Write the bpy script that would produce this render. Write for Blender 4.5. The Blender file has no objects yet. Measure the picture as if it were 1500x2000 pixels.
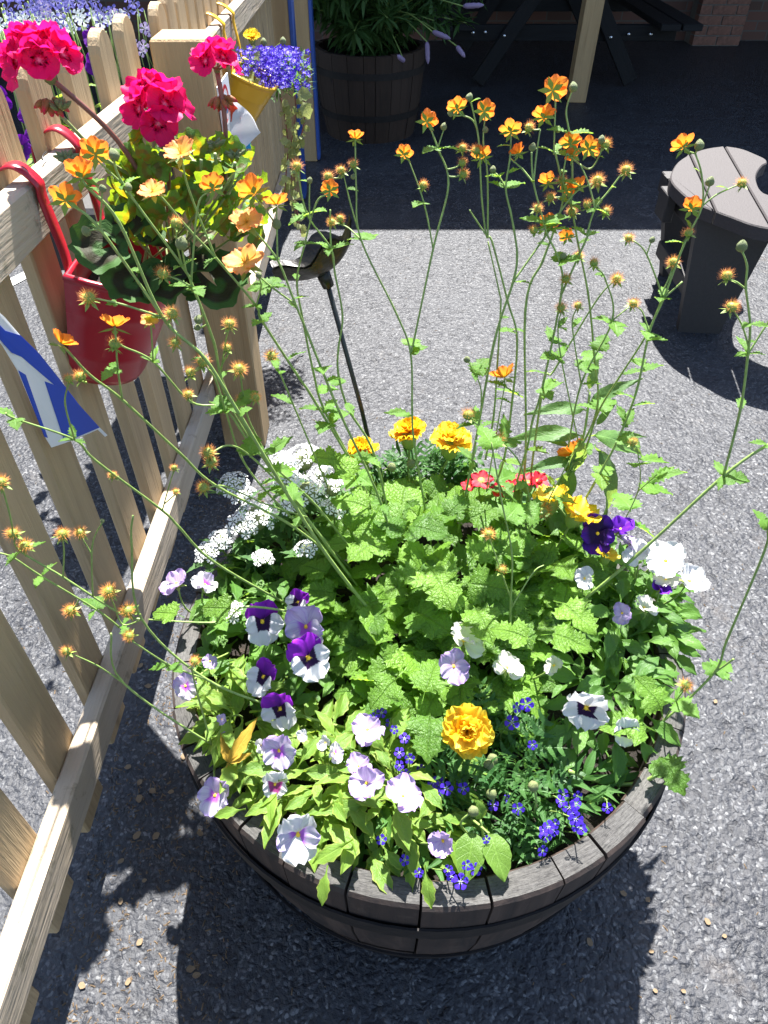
import bpy, math, random
from mathutils import Vector, Matrix
R = math.radians
PI = math.pi
rnd = random.Random(7)
scene = bpy.context.scene
col = scene.collection

# ------------------------------------------------------------------ camera, sky, sun, exposure
H, F, TH = 1.32, 1400.0, R(43)
cd = bpy.data.cameras.new('camera')
cam = bpy.data.objects.new('camera', cd)
col.objects.link(cam)
cam.location = (0, 0, H)
cam.rotation_euler = (R(90) - TH, 0, 0)
cd.sensor_fit = 'VERTICAL'
cd.sensor_height = 36.0
cd.sensor_width = 27.0
cd.lens = 36.0 * F / 2000.0
cd.clip_start = 0.02
cd.clip_end = 500
scene.camera = cam

SUN = Vector((0.06, 0.59, 1.0)).normalized()
SKY = 0.075
w = bpy.data.worlds.new('World')
scene.world = w
w.use_nodes = True
wn = w.node_tree.nodes
sky = wn.new('ShaderNodeTexSky')
sky.sky_type = 'NISHITA'
sky.sun_disc = False
sky.sun_elevation = math.asin(SUN.z)
sky.sun_rotation = math.atan2(SUN.x, SUN.y)
w.node_tree.links.new(sky.outputs[0], wn['Background'].inputs[0])
wn['Background'].inputs[1].default_value = SKY
sd = bpy.data.lights.new('sun', 'SUN')
sd.energy = 5.0
sd.angle = R(0.53)
sd.color = (1.0, 0.975, 0.935)
sun = bpy.data.objects.new('sun', sd)
col.objects.link(sun)
sun.location = (0, 6, 10)
sun.rotation_euler = SUN.to_track_quat('Z', 'Y').to_euler()
vs = scene.view_settings
vs.view_transform = 'Standard'
vs.look = 'None'
vs.gamma = 1
vs.exposure = 2.1
scene.cycles.max_bounces = 8
scene.cycles.transparent_max_bounces = 6

# ------------------------------------------------------------------ geometry of the place from the picture
cT, sT = math.cos(TH), math.sin(TH)
def ray(px, py):
    u = (px - 750) / F
    v = (py - 1000) / F
    return Vector((u, cT - v * sT, -sT - v * cT))
O = Vector((0, 0, H))
def atX(px, py, X):
    r = ray(px, py); return O + r * (X / r.x)
def atY(px, py, Y):
    r = ray(px, py); return O + r * (Y / r.y)
def atZ(px, py, Z):
    r = ray(px, py); return O + r * ((Z - H) / r.z)
def depth(p):
    return p.y * cT - (p.z - H) * sT
def size_at(p, px):
    return px * depth(p) / F

# ------------------------------------------------------------------ materials
def nt(name):
    m = bpy.data.materials.new(name)
    m.use_nodes = True
    t = m.node_tree
    b = t.nodes['Principled BSDF']
    return m, t, b
def N(t, typ, **kw):
    n = t.nodes.new(typ)
    for k, v in kw.items():
        setattr(n, k, v)
    return n
def noise(t, scale, detail=4, rough=.6, vec=None, dist=0):
    n = N(t, 'ShaderNodeTexNoise')
    n.inputs['Scale'].default_value = scale
    n.inputs['Detail'].default_value = detail
    n.inputs['Roughness'].default_value = rough
    n.inputs['Distortion'].default_value = dist
    if vec is not None: t.links.new(vec, n.inputs['Vector'])
    return n.outputs['Fac']
def ramp(t, fac, stops, interp='LINEAR'):
    n = N(t, 'ShaderNodeValToRGB')
    e = n.color_ramp.elements
    n.color_ramp.interpolation = interp
    while len(e) < len(stops): e.new(.5)
    for i, (p, c) in enumerate(stops):
        e[i].position = p
        e[i].color = (c[0], c[1], c[2], 1) if not isinstance(c, (int, float)) else (c, c, c, 1)
    t.links.new(fac, n.inputs[0])
    return n.outputs[0]
def mix(t, fac, a, b, mode='MIX'):
    n = N(t, 'ShaderNodeMix', data_type='RGBA', blend_type=mode)
    for sock, v in ((n.inputs[0], fac), (n.inputs[6], a), (n.inputs[7], b)):
        if hasattr(v, 'links') or hasattr(v, 'is_linked'): t.links.new(v, sock)
        elif isinstance(v, (int, float)): sock.default_value = v
        else: sock.default_value = (*v, 1)
    return n.outputs[2]
def math_(t, op, a, b=None, c=None):
    n = N(t, 'ShaderNodeMath', operation=op)
    for i, v in enumerate((a, b, c)):
        if v is None: continue
        if hasattr(v, 'is_linked'): t.links.new(v, n.inputs[i])
        else: n.inputs[i].default_value = v
    return n.outputs[0]
def bump(t, b, h, strength=.5, dist=.01):
    n = N(t, 'ShaderNodeBump')
    n.inputs['Strength'].default_value = strength
    n.inputs['Distance'].default_value = dist
    t.links.new(h, n.inputs['Height'])
    t.links.new(n.outputs[0], b.inputs['Normal'])
    return n
def coords(t, kind='Object', scale=(1, 1, 1), jitter=True):
    tc = N(t, 'ShaderNodeTexCoord')
    mp = N(t, 'ShaderNodeMapping')
    mp.inputs['Scale'].default_value = scale
    t.links.new(tc.outputs[kind], mp.inputs[0])
    if jitter:
        oi = N(t, 'ShaderNodeObjectInfo')
        cx = N(t, 'ShaderNodeCombineXYZ')
        k = math_(t, 'MULTIPLY', oi.outputs['Random'], 37.0)
        for i in range(3): t.links.new(k, cx.inputs[i])
        t.links.new(cx.outputs[0], mp.inputs['Location'])
    return mp.outputs[0]
def rand_(t):
    return N(t, 'ShaderNodeObjectInfo').outputs['Random']

def m_plain(name, c, rough=.5, metal=0, var=.0, bmp=0, bscale=60):
    m, t, b = nt(name)
    v = coords(t, jitter=False)
    n = noise(t, bscale, 3, .6, v)
    c2 = tuple(x * (1 - var) for x in c)
    t.links.new(ramp(t, n, [(.3, c2), (.7, c)]), b.inputs['Base Color'])
    b.inputs['Roughness'].default_value = rough
    b.inputs['Metallic'].default_value = metal
    if bmp: bump(t, b, n, bmp, .004)
    return m

def m_asphalt():
    """tar-bound stone: lumpy dark surface with some bare chippings and patches of dust"""
    m, t, b = nt('asphalt')
    v = coords(t, 'Object', jitter=False)
    nz = N(t, 'ShaderNodeTexNoise'); nz.inputs['Scale'].default_value = 45; nz.inputs['Detail'].default_value = 3
    t.links.new(v, nz.inputs['Vector'])
    sc = N(t, 'ShaderNodeVectorMath', operation='SCALE'); sc.inputs['Scale'].default_value = .022
    t.links.new(nz.outputs['Color'], sc.inputs[0])
    wv = N(t, 'ShaderNodeVectorMath', operation='ADD')
    t.links.new(v, wv.inputs[0]); t.links.new(sc.outputs[0], wv.inputs[1])
    def voro(scale, feat='F1'):
        n = N(t, 'ShaderNodeTexVoronoi', feature=feat); n.inputs['Scale'].default_value = scale
        t.links.new(wv.outputs[0], n.inputs['Vector']); return n
    v1, v2 = voro(82, 'SMOOTH_F1'), voro(170)
    v1.inputs['Smoothness'].default_value = .25
    big, mid = noise(t, 1.1, 5, .6, v), noise(t, 9, 6, .7, v)
    lump, fine = noise(t, 62, 4, .58, v), noise(t, 240, 4, .75, v)
    crack = ramp(t, noise(t, 34, 3, .55, v, .5), [(.33, 1.0), (.42, 0.0)])
    cs = N(t, 'ShaderNodeSeparateColor'); t.links.new(v2.outputs['Color'], cs.inputs[0])
    c = ramp(t, lump, [(.3, (.014, .015, .018)), (.55, (.024, .025, .030)), (.75, (.038, .040, .046))])
    bare = math_(t, 'MULTIPLY', ramp(t, cs.outputs[0], [(.66, 0.0), (.72, 1.0)], 'LINEAR'), ramp(t, v2.outputs['Distance'], [(.45, 1.0), (.7, 0.0)]))
    c = mix(t, math_(t, 'MULTIPLY', bare, ramp(t, mid, [(.4, .25), (.62, .9)])), c, ramp(t, cs.outputs[1], [(0, (.08, .082, .088)), (.7, (.16, .162, .168)), (1, (.30, .30, .295))]))
    c = mix(t, ramp(t, mid, [(.46, 0.0), (.70, .55)]), c, (.052, .052, .055))
    c = mix(t, ramp(t, noise(t, 4.2, 6, .74, v), [(.585, 0.0), (.70, .40)]), c, (.080, .060, .043))
    c = mix(t, ramp(t, big, [(.40, 0.0), (.62, .4)]), c, (.050, .052, .058))
    c = mix(t, math_(t, 'MULTIPLY', crack, .55), c, (.010, .010, .012))
    t.links.new(c, b.inputs['Base Color'])
    t.links.new(ramp(t, math_(t, 'ADD', math_(t, 'MULTIPLY', mid, .6), math_(t, 'MULTIPLY', fine, .4)), [(.35, .42), (.65, .60)]), b.inputs['Roughness'])
    b.inputs['Specular IOR Level'].default_value = .34
    hh = math_(t, 'ADD', math_(t, 'MULTIPLY', v1.outputs['Distance'], -1.0), math_(t, 'MULTIPLY', lump, .9))
    hh = math_(t, 'ADD', hh, math_(t, 'MULTIPLY', v2.outputs['Distance'], -.25))
    hh = math_(t, 'ADD', hh, math_(t, 'MULTIPLY', fine, .32))
    hh = math_(t, 'ADD', hh, math_(t, 'MULTIPLY', mid, 1.0))
    hh = math_(t, 'SUBTRACT', hh, math_(t, 'MULTIPLY', crack, .5))
    bump(t, b, hh, .9, .0040)
    return m

def m_wood(name, c1, c2, axis='Z', rough=.75, grey=0, moss=0, freq=1.0):
    """sawn timber: grain runs along the object's local axis"""
    m, t, b = nt(name)
    s = {'X': (1.6, 26, 26), 'Y': (26, 1.6, 26), 'Z': (26, 26, 1.6)}[axis]
    s = tuple(x * freq for x in s)
    v = coords(t, 'Object', s)
    g = noise(t, 1.0, 6, .62, v, .6)
    s2 = {'X': (9, 170, 170), 'Y': (170, 9, 170), 'Z': (170, 170, 9)}[axis]
    g2 = noise(t, 1.0, 3, .6, coords(t, 'Object', s2))
    blot = noise(t, 5, 4, .6, coords(t))
    c = ramp(t, g, [(.34, tuple((x + y) / 2 for x, y in zip(c1, c2))), (.48, c1), (.66, tuple(min(1, x * 1.15) for x in c1))])
    c = mix(t, .25, c, ramp(t, g2, [(.3, c2), (.7, c1)]))
    tone = ramp(t, rand_(t), [(0, (.80, .78, .74)), (1, (1.0, 1.0, 1.0))])
    c = mix(t, 1.0, c, tone, 'MULTIPLY')
    kn = N(t, 'ShaderNodeTexVoronoi'); kn.inputs['Scale'].default_value = 1.0
    s3 = {'X': (2.6, 9, 9), 'Y': (9, 2.6, 9), 'Z': (9, 9, 2.6)}[axis]
    t.links.new(coords(t, 'Object', s3), kn.inputs['Vector'])
    c = mix(t, ramp(t, kn.outputs['Distance'], [(.06, .75), (.13, 0.0)]), c, tuple(x * .45 for x in c2))
    if grey: c = mix(t, ramp(t, blot, [(.35, grey), (.7, grey * .35)]), c, (.36, .345, .32))
    if moss:
        mo = noise(t, 22, 5, .7, coords(t))
        c = mix(t, ramp(t, mo, [(.56, 0.0), (.66, moss)]), c, (.10, .095, .05))
    t.links.new(c, b.inputs['Base Color'])
    b.inputs['Roughness'].default_value = rough
    b.inputs['Specular IOR Level'].default_value = .3
    bump(t, b, math_(t, 'ADD', g, math_(t, 'MULTIPLY', g2, .6)), .8, .004)
    return m

def m_leaf(name, c1, c2, tr, trans=.45, veins=(.9, 7.5), rough=.5, edge=None, zone=None, bmp=.35, spec=.28, dark=False):
    """leaf: diffuse + translucent, veins follow the UV map, tone varies from leaf to leaf"""
    m, t, b = nt(name)
    uv = N(t, 'ShaderNodeUVMap')
    sp = N(t, 'ShaderNodeSeparateXYZ'); t.links.new(uv.outputs[0], sp.inputs[0])
    a = math_(t, 'ABSOLUTE', math_(t, 'SUBTRACT', sp.outputs[0], .5))
    a = math_(t, 'MULTIPLY', a, 2.0)
    v = math_(t, 'SUBTRACT', sp.outputs[1], math_(t, 'MULTIPLY', a, .28))
    wv = math_(t, 'ABSOLUTE', math_(t, 'SINE', math_(t, 'MULTIPLY', v, veins[1] * PI)))
    lat = ramp(t, wv, [(0, 1.0), (.20, 0.0)])
    mid = ramp(t, a, [(.02, 1.0), (.10, 0.0)])
    ve = math_(t, 'MAXIMUM', mid, math_(t, 'MULTIPLY', lat, .8))
    r = rand_(t)
    n = noise(t, 6, 3, .6, coords(t, 'UV'))
    k = math_(t, 'ADD', math_(t, 'MULTIPLY', r, .7), math_(t, 'MULTIPLY', n, .4))
    base = ramp(t, k, [(.1, c1), (.9, c2)])
    lit = tuple(min(1, x * 1.5 + .02) for x in c2) if not dark else tuple(x * .35 for x in c1)
    c = mix(t, math_(t, 'MULTIPLY', ve, .45 * veins[0]), base, lit)
    tc = mix(t, math_(t, 'MULTIPLY', ve, -.0), tr, tr)
    tcol = mix(t, ramp(t, k, [(.1, 0.0), (.9, 1.0)]), tuple(x * .62 for x in tr), tr)
    tcol = mix(t, math_(t, 'MULTIPLY', ve, .45), tcol, tuple(x * .45 for x in tr))
    if zone:
        dx = math_(t, 'SUBTRACT', sp.outputs[0], .5)
        rr = math_(t, 'SQRT', math_(t, 'ADD', math_(t, 'POWER', math_(t, 'MULTIPLY', dx, 2.0), 2.0), math_(t, 'POWER', math_(t, 'SUBTRACT', sp.outputs[1], .5), 2.0)))
        zf = ramp(t, math_(t, 'ADD', sp.outputs[1], math_(t, 'MULTIPLY', n, .12)), zone[0])
        c = mix(t, zf, c, zone[1]); tcol = mix(t, zf, tcol, zone[2])
    if edge:
        ef = ramp(t, a, [(.78, 0.0), (.95, .8)])
        c = mix(t, ef, c, edge); tcol = mix(t, ef, tcol, tuple(min(1, x * 1.6) for x in edge))
    t.links.new(c, b.inputs['Base Color'])
    b.inputs['Roughness'].default_value = rough
    b.inputs['Specular IOR Level'].default_value = spec
    qv = N(t, 'ShaderNodeTexVoronoi'); qv.inputs['Scale'].default_value = 22
    t.links.new(uv.outputs[0], qv.inputs['Vector'])
    hq = math_(t, 'ADD', math_(t, 'MULTIPLY', n, .5), math_(t, 'MULTIPLY', qv.outputs['Distance'], -.9))
    bn = bump(t, b, math_(t, 'SUBTRACT', hq, ve), bmp, .0016)
    tl = N(t, 'ShaderNodeBsdfTranslucent')
    t.links.new(tcol, tl.inputs[0]); t.links.new(bn.outputs[0], tl.inputs[1])
    mx = N(t, 'ShaderNodeMixShader'); mx.inputs[0].default_value = trans
    t.links.new(b.outputs[0], mx.inputs[1]); t.links.new(tl.outputs[0], mx.inputs[2])
    t.links.new(mx.outputs[0], t.nodes['Material Output'].inputs[0])
    return m

def m_petal(name, stops, vein=None, trans=.4, rough=.6, wob=.16, var=.12):
    """petal: colour runs from the base (UV v = 0) to the rim (v = 1)"""
    m, t, b = nt(name)
    uv = N(t, 'ShaderNodeUVMap')
    sp = N(t, 'ShaderNodeSeparateXYZ'); t.links.new(uv.outputs[0], sp.inputs[0])
    mp = N(t, 'ShaderNodeMapping'); mp.inputs['Scale'].default_value = (14, 1.2, 1)
    t.links.new(uv.outputs[0], mp.inputs[0])
    n = noise(t, 1.0, 3, .6, mp.outputs[0])
    f = math_(t, 'ADD', sp.outputs[1], math_(t, 'MULTIPLY', math_(t, 'SUBTRACT', n, .5), wob * 2))
    c = ramp(t, f, stops)
    if vein:
        vf = math_(t, 'MULTIPLY', ramp(t, n, [(.50, 0.0), (.60, 1.0)]), ramp(t, sp.outputs[1], [(.1, 1.0), (.85, 0.0)]))
        c = mix(t, math_(t, 'MULTIPLY', vf, .75), c, vein)
    tone = ramp(t, rand_(t), [(0, (1 - var, 1 - var, 1 - var)), (1, (1, 1, 1))])
    c = mix(t, 1.0, c, tone, 'MULTIPLY')
    t.links.new(c, b.inputs['Base Color'])
    b.inputs['Roughness'].default_value = rough
    b.inputs['Specular IOR Level'].default_value = .25
    bn = bump(t, b, n, .35, .001)
    tl = N(t, 'ShaderNodeBsdfTranslucent'); t.links.new(c, tl.inputs[0])
    mx = N(t, 'ShaderNodeMixShader'); mx.inputs[0].default_value = trans
    t.links.new(b.outputs[0], mx.inputs[1]); t.links.new(tl.outputs[0], mx.inputs[2])
    t.links.new(mx.outputs[0], t.nodes['Material Output'].inputs[0])
    return m

def m_soil():
    m, t, b = nt('soil')
    v = coords(t, jitter=False)
    n = noise(t, 60, 6, .75, v)
    t.links.new(ramp(t, n, [(.35, (.008, .006, .005)), (.6, (.028, .02, .014)), (.75, (.07, .05, .035))]), b.inputs['Base Color'])
    b.inputs['Roughness'].default_value = .95
    bump(t, b, n, 1, .012)
    return m

def m_endgrain():
    m, t, b = nt('stave_oak')
    # weathered oak: radial cracks on the cut top, long grain on the sides
    v = coords(t, 'Object', (1, 1, 1))
    geo = N(t, 'ShaderNodeNewGeometry')
    spn = N(t, 'ShaderNodeSeparateXYZ'); t.links.new(geo.outputs['Normal'], spn.inputs[0])
    top = ramp(t, spn.outputs[2], [(.6, 0.0), (.8, 1.0)])
    g = noise(t, 1, 5, .65, coords(t, 'Object', (55, 420, 55)), .5)
    fine = noise(t, 240, 3, .7, v)
    big = noise(t, 11, 4, .6, v)
    tc = ramp(t, g, [(.36, (.014, .013, .012)), (.45, (.058, .056, .054)), (.7, (.125, .121, .116))])
    tc = mix(t, .3, tc, ramp(t, fine, [(.3, (.035, .033, .031)), (.7, (.18, .175, .168))]))
    tc = mix(t, 1.0, tc, ramp(t, big, [(.3, (.7, .68, .66)), (.65, (1, 1, 1))]), 'MULTIPLY')
    tc = mix(t, 1.0, tc, ramp(t, rand_(t), [(0, (.72, .71, .70)), (1, (1.05, 1.04, 1.02))]), 'MULTIPLY')
    sg = noise(t, 1, 5, .6, coords(t, 'Object', (34, 34, 2.2)), .4)
    sc = ramp(t, sg, [(.32, (.012, .0075, .006)), (.55, (.036, .021, .015)), (.75, (.072, .046, .034))])
    sc = mix(t, ramp(t, noise(t, 26, 4, .7, v), [(.6, 0.0), (.74, .4)]), sc, (.10, .072, .055))
    c = mix(t, top, sc, tc)
    t.links.new(c, b.inputs['Base Color'])
    b.inputs['Roughness'].default_value = .82
    bump(t, b, mix(t, top, sg, g), .7, .004)
    return m

M = {}
M['asphalt'] = m_asphalt()
M['soil'] = m_soil()
M['picket'] = m_wood('treated_pine_picket', (.49, .345, .185), (.30, .19, .085), 'Z', grey=.12)
M['rail'] = m_wood('weathered_pine_rail', (.50, .39, .26), (.28, .20, .12), 'Y', grey=.45, moss=.5)
M['post'] = m_wood('treated_pine_post', (.42, .285, .14), (.27, .165, .075), 'Z', grey=.05)
M['oldpost'] = m_wood('canopy_pine_post', (.42, .29, .15), (.26, .16, .075), 'Z')
M['stave'] = m_endgrain()
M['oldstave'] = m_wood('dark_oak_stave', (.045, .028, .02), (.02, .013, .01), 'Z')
M['hoop'] = m_plain('rusty_hoop_iron', (.020, .015, .013), .7, .3, .5, .4, 40)
M['bluepaint'] = m_plain('blue_paint', (.02, .07, .30), .5, 0, .2)
M['redpot'] = m_plain('red_enamel', (.36, .007, .022), .34, 0, .10, 0, 8)
M['redpot'].node_tree.nodes['Principled BSDF'].inputs['Coat Weight'].default_value = .12
M['yellowpot'] = m_plain('yellow_enamel', (.62, .36, .022), .3, 0, .08, 0, 8)
M['iron'] = m_plain('dark_cast_iron', (.030, .027, .024), .38, .55, .5, .5, 55)
M['rod'] = m_plain('black_rod', (.012, .014, .014), .4, 0, .2)
M['plastic'] = m_plain('brown_recycled_plastic', (.042, .034, .034), .7, 0, .25, .35, 170)
M['plasticdark'] = m_plain('dark_recycled_plastic', (.035, .031, .031), .6, 0, .2, .2, 120)
M['blackwood'] = m_wood('black_stained_timber', (.010, .010, .011), (.005, .005, .006), 'X')
M['steel'] = m_plain('bolt_steel', (.7, .7, .7), .25, 1)
M['roof'] = m_plain('roof_sheet', (.05, .045, .04), .8, 0, .2)
M['brick'] = m_plain('old_red_brick', (.22, .105, .075), .85, 0, .45, .5, 35)
M['mortar'] = m_plain('mortar', (.16, .145, .13), .9, 0, .3, .3, 60)
def m_brickwall():
    m, t, b = nt('brick_wall_far')
    v = coords(t, 'Object', jitter=False)
    sw = N(t, 'ShaderNodeSeparateXYZ'); t.links.new(v, sw.inputs[0])
    cb = N(t, 'ShaderNodeCombineXYZ'); t.links.new(sw.outputs[0], cb.inputs[0]); t.links.new(sw.outputs[2], cb.inputs[1])
    br = N(t, 'ShaderNodeTexBrick')
    t.links.new(cb.outputs[0], br.inputs['Vector'])
    br.inputs['Scale'].default_value = 1
    br.inputs['Brick Width'].default_value = .225; br.inputs['Row Height'].default_value = .075
    br.inputs['Mortar Size'].default_value = .006
    br.inputs['Color1'].default_value = (.13, .06, .045, 1); br.inputs['Color2'].default_value = (.08, .045, .035, 1)
    br.inputs['Mortar'].default_value = (.09, .08, .07, 1)
    t.links.new(br.outputs[0], b.inputs['Base Color'])
    b.inputs['Roughness'].default_value = .9
    return m
M['brickwall'] = m_brickwall()
M['white'] = m_plain('white_sheet', (.80, .80, .80), .5, 0, .04)
M['signred'] = m_plain('sign_red', (.55, .02, .03), .4)
M['signblue'] = m_plain('sign_blue', (.04, .18, .42), .4)
M['paintline'] = m_plain('road_paint_white', (.72, .72, .70), .7, 0, .2)

M['geumleaf'] = m_leaf('geum_leaf', (.055, .14, .020), (.17, .32, .040), (.44, .70, .05), .46, (.7, 10.5), .45, bmp=.8, dark=True, spec=.35)
M['stemleaf'] = m_leaf('geum_stem_leaf', (.07, .17, .025), (.12, .25, .04), (.42, .66, .07), .48, (.8, 6))
M['pansyleaf'] = m_leaf('pansy_leaf', (.055, .14, .026), (.11, .225, .04), (.36, .60, .05), .40, (.7, 5), .4)
M['pansyleaf2'] = m_leaf('pansy_leaf_yellowish', (.10, .20, .03), (.18, .30, .045), (.50, .68, .06), .42, (.8, 5), .45, edge=(.27, .33, .06))
M['feather'] = m_leaf('marigold_leaf', (.022, .075, .022), (.05, .125, .03), (.17, .36, .05), .34, (.5, 5), .45)
M['verbenaleaf'] = m_leaf('verbena_leaf', (.04, .11, .03), (.08, .17, .045), (.26, .48, .07), .36, (.8, 5))
M['lobelialeaf'] = m_leaf('lobelia_leaf', (.035, .11, .025), (.07, .17, .035), (.24, .48, .06), .38, (.3, 3))
M['longleaf'] = m_leaf('pointed_leaf', (.07, .15, .05), (.11, .21, .06), (.40, .60, .09), .42, (1, 9), .45)
M['broadleaf'] = m_leaf('broad_leaf', (.10, .19, .03), (.14, .25, .04), (.44, .62, .07), .42, (.8, 5), .45)
M['dryleaf'] = m_leaf('yellowed_leaf', (.42, .26, .03), (.50, .32, .04), (.75, .45, .04), .4, (.5, 5), .6)
M['pelleaf'] = m_leaf('pelargonium_leaf', (.05, .13, .02), (.09, .20, .03), (.40, .58, .02), .42, (.6, 1.0), .5,
                      zone=([(.28, 0.0), (.40, .85), (.62, .9), (.74, 0.0)], (.075, .062, .024), (.52, .36, .01)))
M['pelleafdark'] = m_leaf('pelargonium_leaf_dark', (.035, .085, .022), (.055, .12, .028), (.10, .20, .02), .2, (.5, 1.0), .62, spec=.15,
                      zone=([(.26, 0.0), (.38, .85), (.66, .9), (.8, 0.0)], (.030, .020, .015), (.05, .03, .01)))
M['shrubleaf'] = m_leaf('shrub_leaf', (.03, .075, .02), (.065, .13, .03), (.10, .22, .04), .3, (.5, 4))
M['ivyleaf'] = m_leaf('ivy_leaf', (.20, .26, .07), (.42, .46, .20), (.55, .60, .18), .4, (.6, 4))
M['stem'] = m_plain('green_stem', (.25, .36, .09), .5, 0, .35, .3, 90)
M['palestem'] = m_plain('pale_stem', (.24, .29, .10), .55, 0, .3, .3, 90)
M['brownstem'] = m_plain('brown_red_stem', (.23, .085, .06), .45, 0, .3)
M['bud'] = m_plain('green_bud', (.21, .25, .09), .6, 0, .4, .5, 160)
M['sepal'] = m_plain('green_sepal', (.22, .33, .05), .6, 0, .3)
M['spine'] = m_petal('seed_spine', [(0, (.70, .50, .08)), (.5, (.78, .40, .09)), (1, (.80, .27, .13))], None, .4)
M['stamen'] = m_plain('yellow_stamen', (.80, .45, .03), .6, 0, .3)
M['yeye'] = m_plain('yellow_eye', (.85, .55, .02), .5)
M['geum'] = m_petal('geum_petal', [(0, (.88, .50, .022)), (.35, (.88, .34, .03)), (1, (.86, .215, .038))], None, .55, .5, .25, .14)
M['geum2'] = m_petal('geum_petal_pale', [(0, (.88, .52, .06)), (.5, (.88, .42, .09)), (1, (.86, .30, .11))], None, .45, .5, .2, .08)
M['pel'] = m_petal('pelargonium_petal', [(0, (.86, .40, .60)), (.16, (.84, .014, .20)), (1, (.84, .010, .165))], (.70, .0, .10), .55, .5, .05, .1)
M['marigold'] = m_petal('marigold_petal', [(0, (.80, .24, .006)), (.45, (.86, .45, .008)), (1, (.88, .60, .02))], None, .35, .5, .2, .1)
M['marigold2'] = m_petal('marigold_petal_lemon', [(0, (.85, .48, .01)), (1, (.90, .70, .06))], None, .35, .5, .2, .06)
M['verbena'] = m_petal('verbena_petal', [(0, (.60, .64, .36)), (.2, (.80, .80, .78)), (1, (.82, .82, .82))], None, .3, .6, .05, .04)
M['lobelia'] = m_petal('lobelia_petal', [(0, (.75, .75, .85)), (.22, (.55, .5, .85)), (.38, (.10, .045, .66)), (1, (.085, .03, .60))], None, .35, .5, .06, .2)
M['lobeliapale'] = m_petal('lobelia_petal_pale', [(0, (.62, .62, .66)), (.3, (.38, .34, .70)), (1, (.16, .14, .58))], None, .35, .5, .2, .25)
M['lilaclob'] = m_petal('lobelia_petal_lilac', [(0, (.85, .82, .85)), (1, (.62, .42, .80))], None, .35, .5, .2, .1)
M['red'] = m_petal('red_petal', [(0, (.7, .35, .03)), (.3, (.72, .03, .035)), (1, (.70, .02, .06))], None, .35, .5, .1, .15)
M['petunia'] = m_petal('purple_petunia_petal', [(0, (.05, .0, .10)), (1, (.20, .01, .42))], None, .4, .5, .1, .2)
M['mauve'] = m_petal('mauve_spike', [(0, (.30, .22, .34)), (1, (.38, .30, .45))], None, .3)
WHITE, DKP = (0.651, 0.636, 0.651), (0.022, 0.002, 0.04)
M['p_white_blotch'] = m_petal('pansy_white_blotched', [(0, (0.8, 0.5, 0.05)), (.10, DKP), (.34, DKP), (.40, WHITE), (1, (0.666, 0.659, 0.651))], None, .3, .6, .09, .05)
M['p_purple'] = m_petal('pansy_purple', [(0, DKP), (.25, (0.16, 0.01, 0.32)), (1, (0.34, 0.025, 0.58))], None, .4, .55, .1, .15)
M['p_lilac'] = m_petal('pansy_lilac', [(0, (0.5, 0.15, 0.45)), (.22, (0.45, 0.12, 0.6)), (.40, (0.592, 0.533, 0.644)), (.75, (0.622, 0.577, 0.651)), (1, (0.488, 0.364, 0.705))], (0.42, 0.1, 0.58), .35, .6, .1, .06)
M['p_lilacback'] = m_petal('pansy_lilac_plain', [(0, (.56, .48, .62)), (.6, (.58, .47, .67)), (1, (.44, .29, .60))], (.40, .18, .56), .35, .6, .12, .08)
M['p_white'] = m_petal('pansy_white', [(0, (0.8, 0.82, 0.6)), (.25, WHITE), (1, (0.666, 0.659, 0.651))], (0.548, 0.488, 0.577), .32, .6, .08, .04)
M['p_cream'] = m_petal('pansy_cream', [(0, (0.62, 0.7, 0.28)), (.3, (0.622, 0.629, 0.488)), (1, (0.659, 0.651, 0.592))], None, .35, .6, .1, .04)
M['p_white_wine'] = m_petal('pansy_white_wine', [(0, (0.8, 0.4, 0.02)), (.12, (0.3, 0.04, 0.12)), (.45, (0.35, 0.05, 0.22)), (.55, (0.644, 0.622, 0.636)), (1, (0.666, 0.659, 0.659))], (0.4, 0.1, 0.3), .3, .6, .1, .04)
M['p_dark'] = m_petal('pansy_dark_violet', [(0, (0.02, 0, 0.05)), (.45, (0.015, 0, 0.05)), (.7, (0.07, 0.008, 0.26)), (1, (0.11, 0.012, 0.4))], None, .3, .45, .1, .1)
M['p_violet'] = m_petal('pansy_violet', [(0, (0.1, 0.01, 0.3)), (1, (0.2, 0.03, 0.58))], None, .4, .5, .1, .1)
def m_cloth(name, c):
    return m_petal(name, [(0, c), (1, c)], None, .35, .4, .0, .0)
M['clothwhite'] = m_cloth('white_flag_cloth', (.80, .80, .81))
M['clothred'] = m_cloth('red_flag_cloth', (.70, .08, .03))
M['clothcyan'] = m_cloth('cyan_flag_cloth', (.03, .40, .70))
M['clothblue'] = m_cloth('blue_flag_cloth', (.02, .12, .55))
M['flagblue'] = m_cloth('flag_blue_cloth', (.018, .085, .58))
M['clothyellow'] = m_cloth('yellow_flag_cloth', (.80, .62, .10))
M['dry'] = m_plain('dry_petal', (.24, .165, .09), .8, 0, .5, .3, 90)
M['chips'] = m_plain('grit_chips', (.15, .10, .055), .9, 0, .6, 0, 30)

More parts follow.
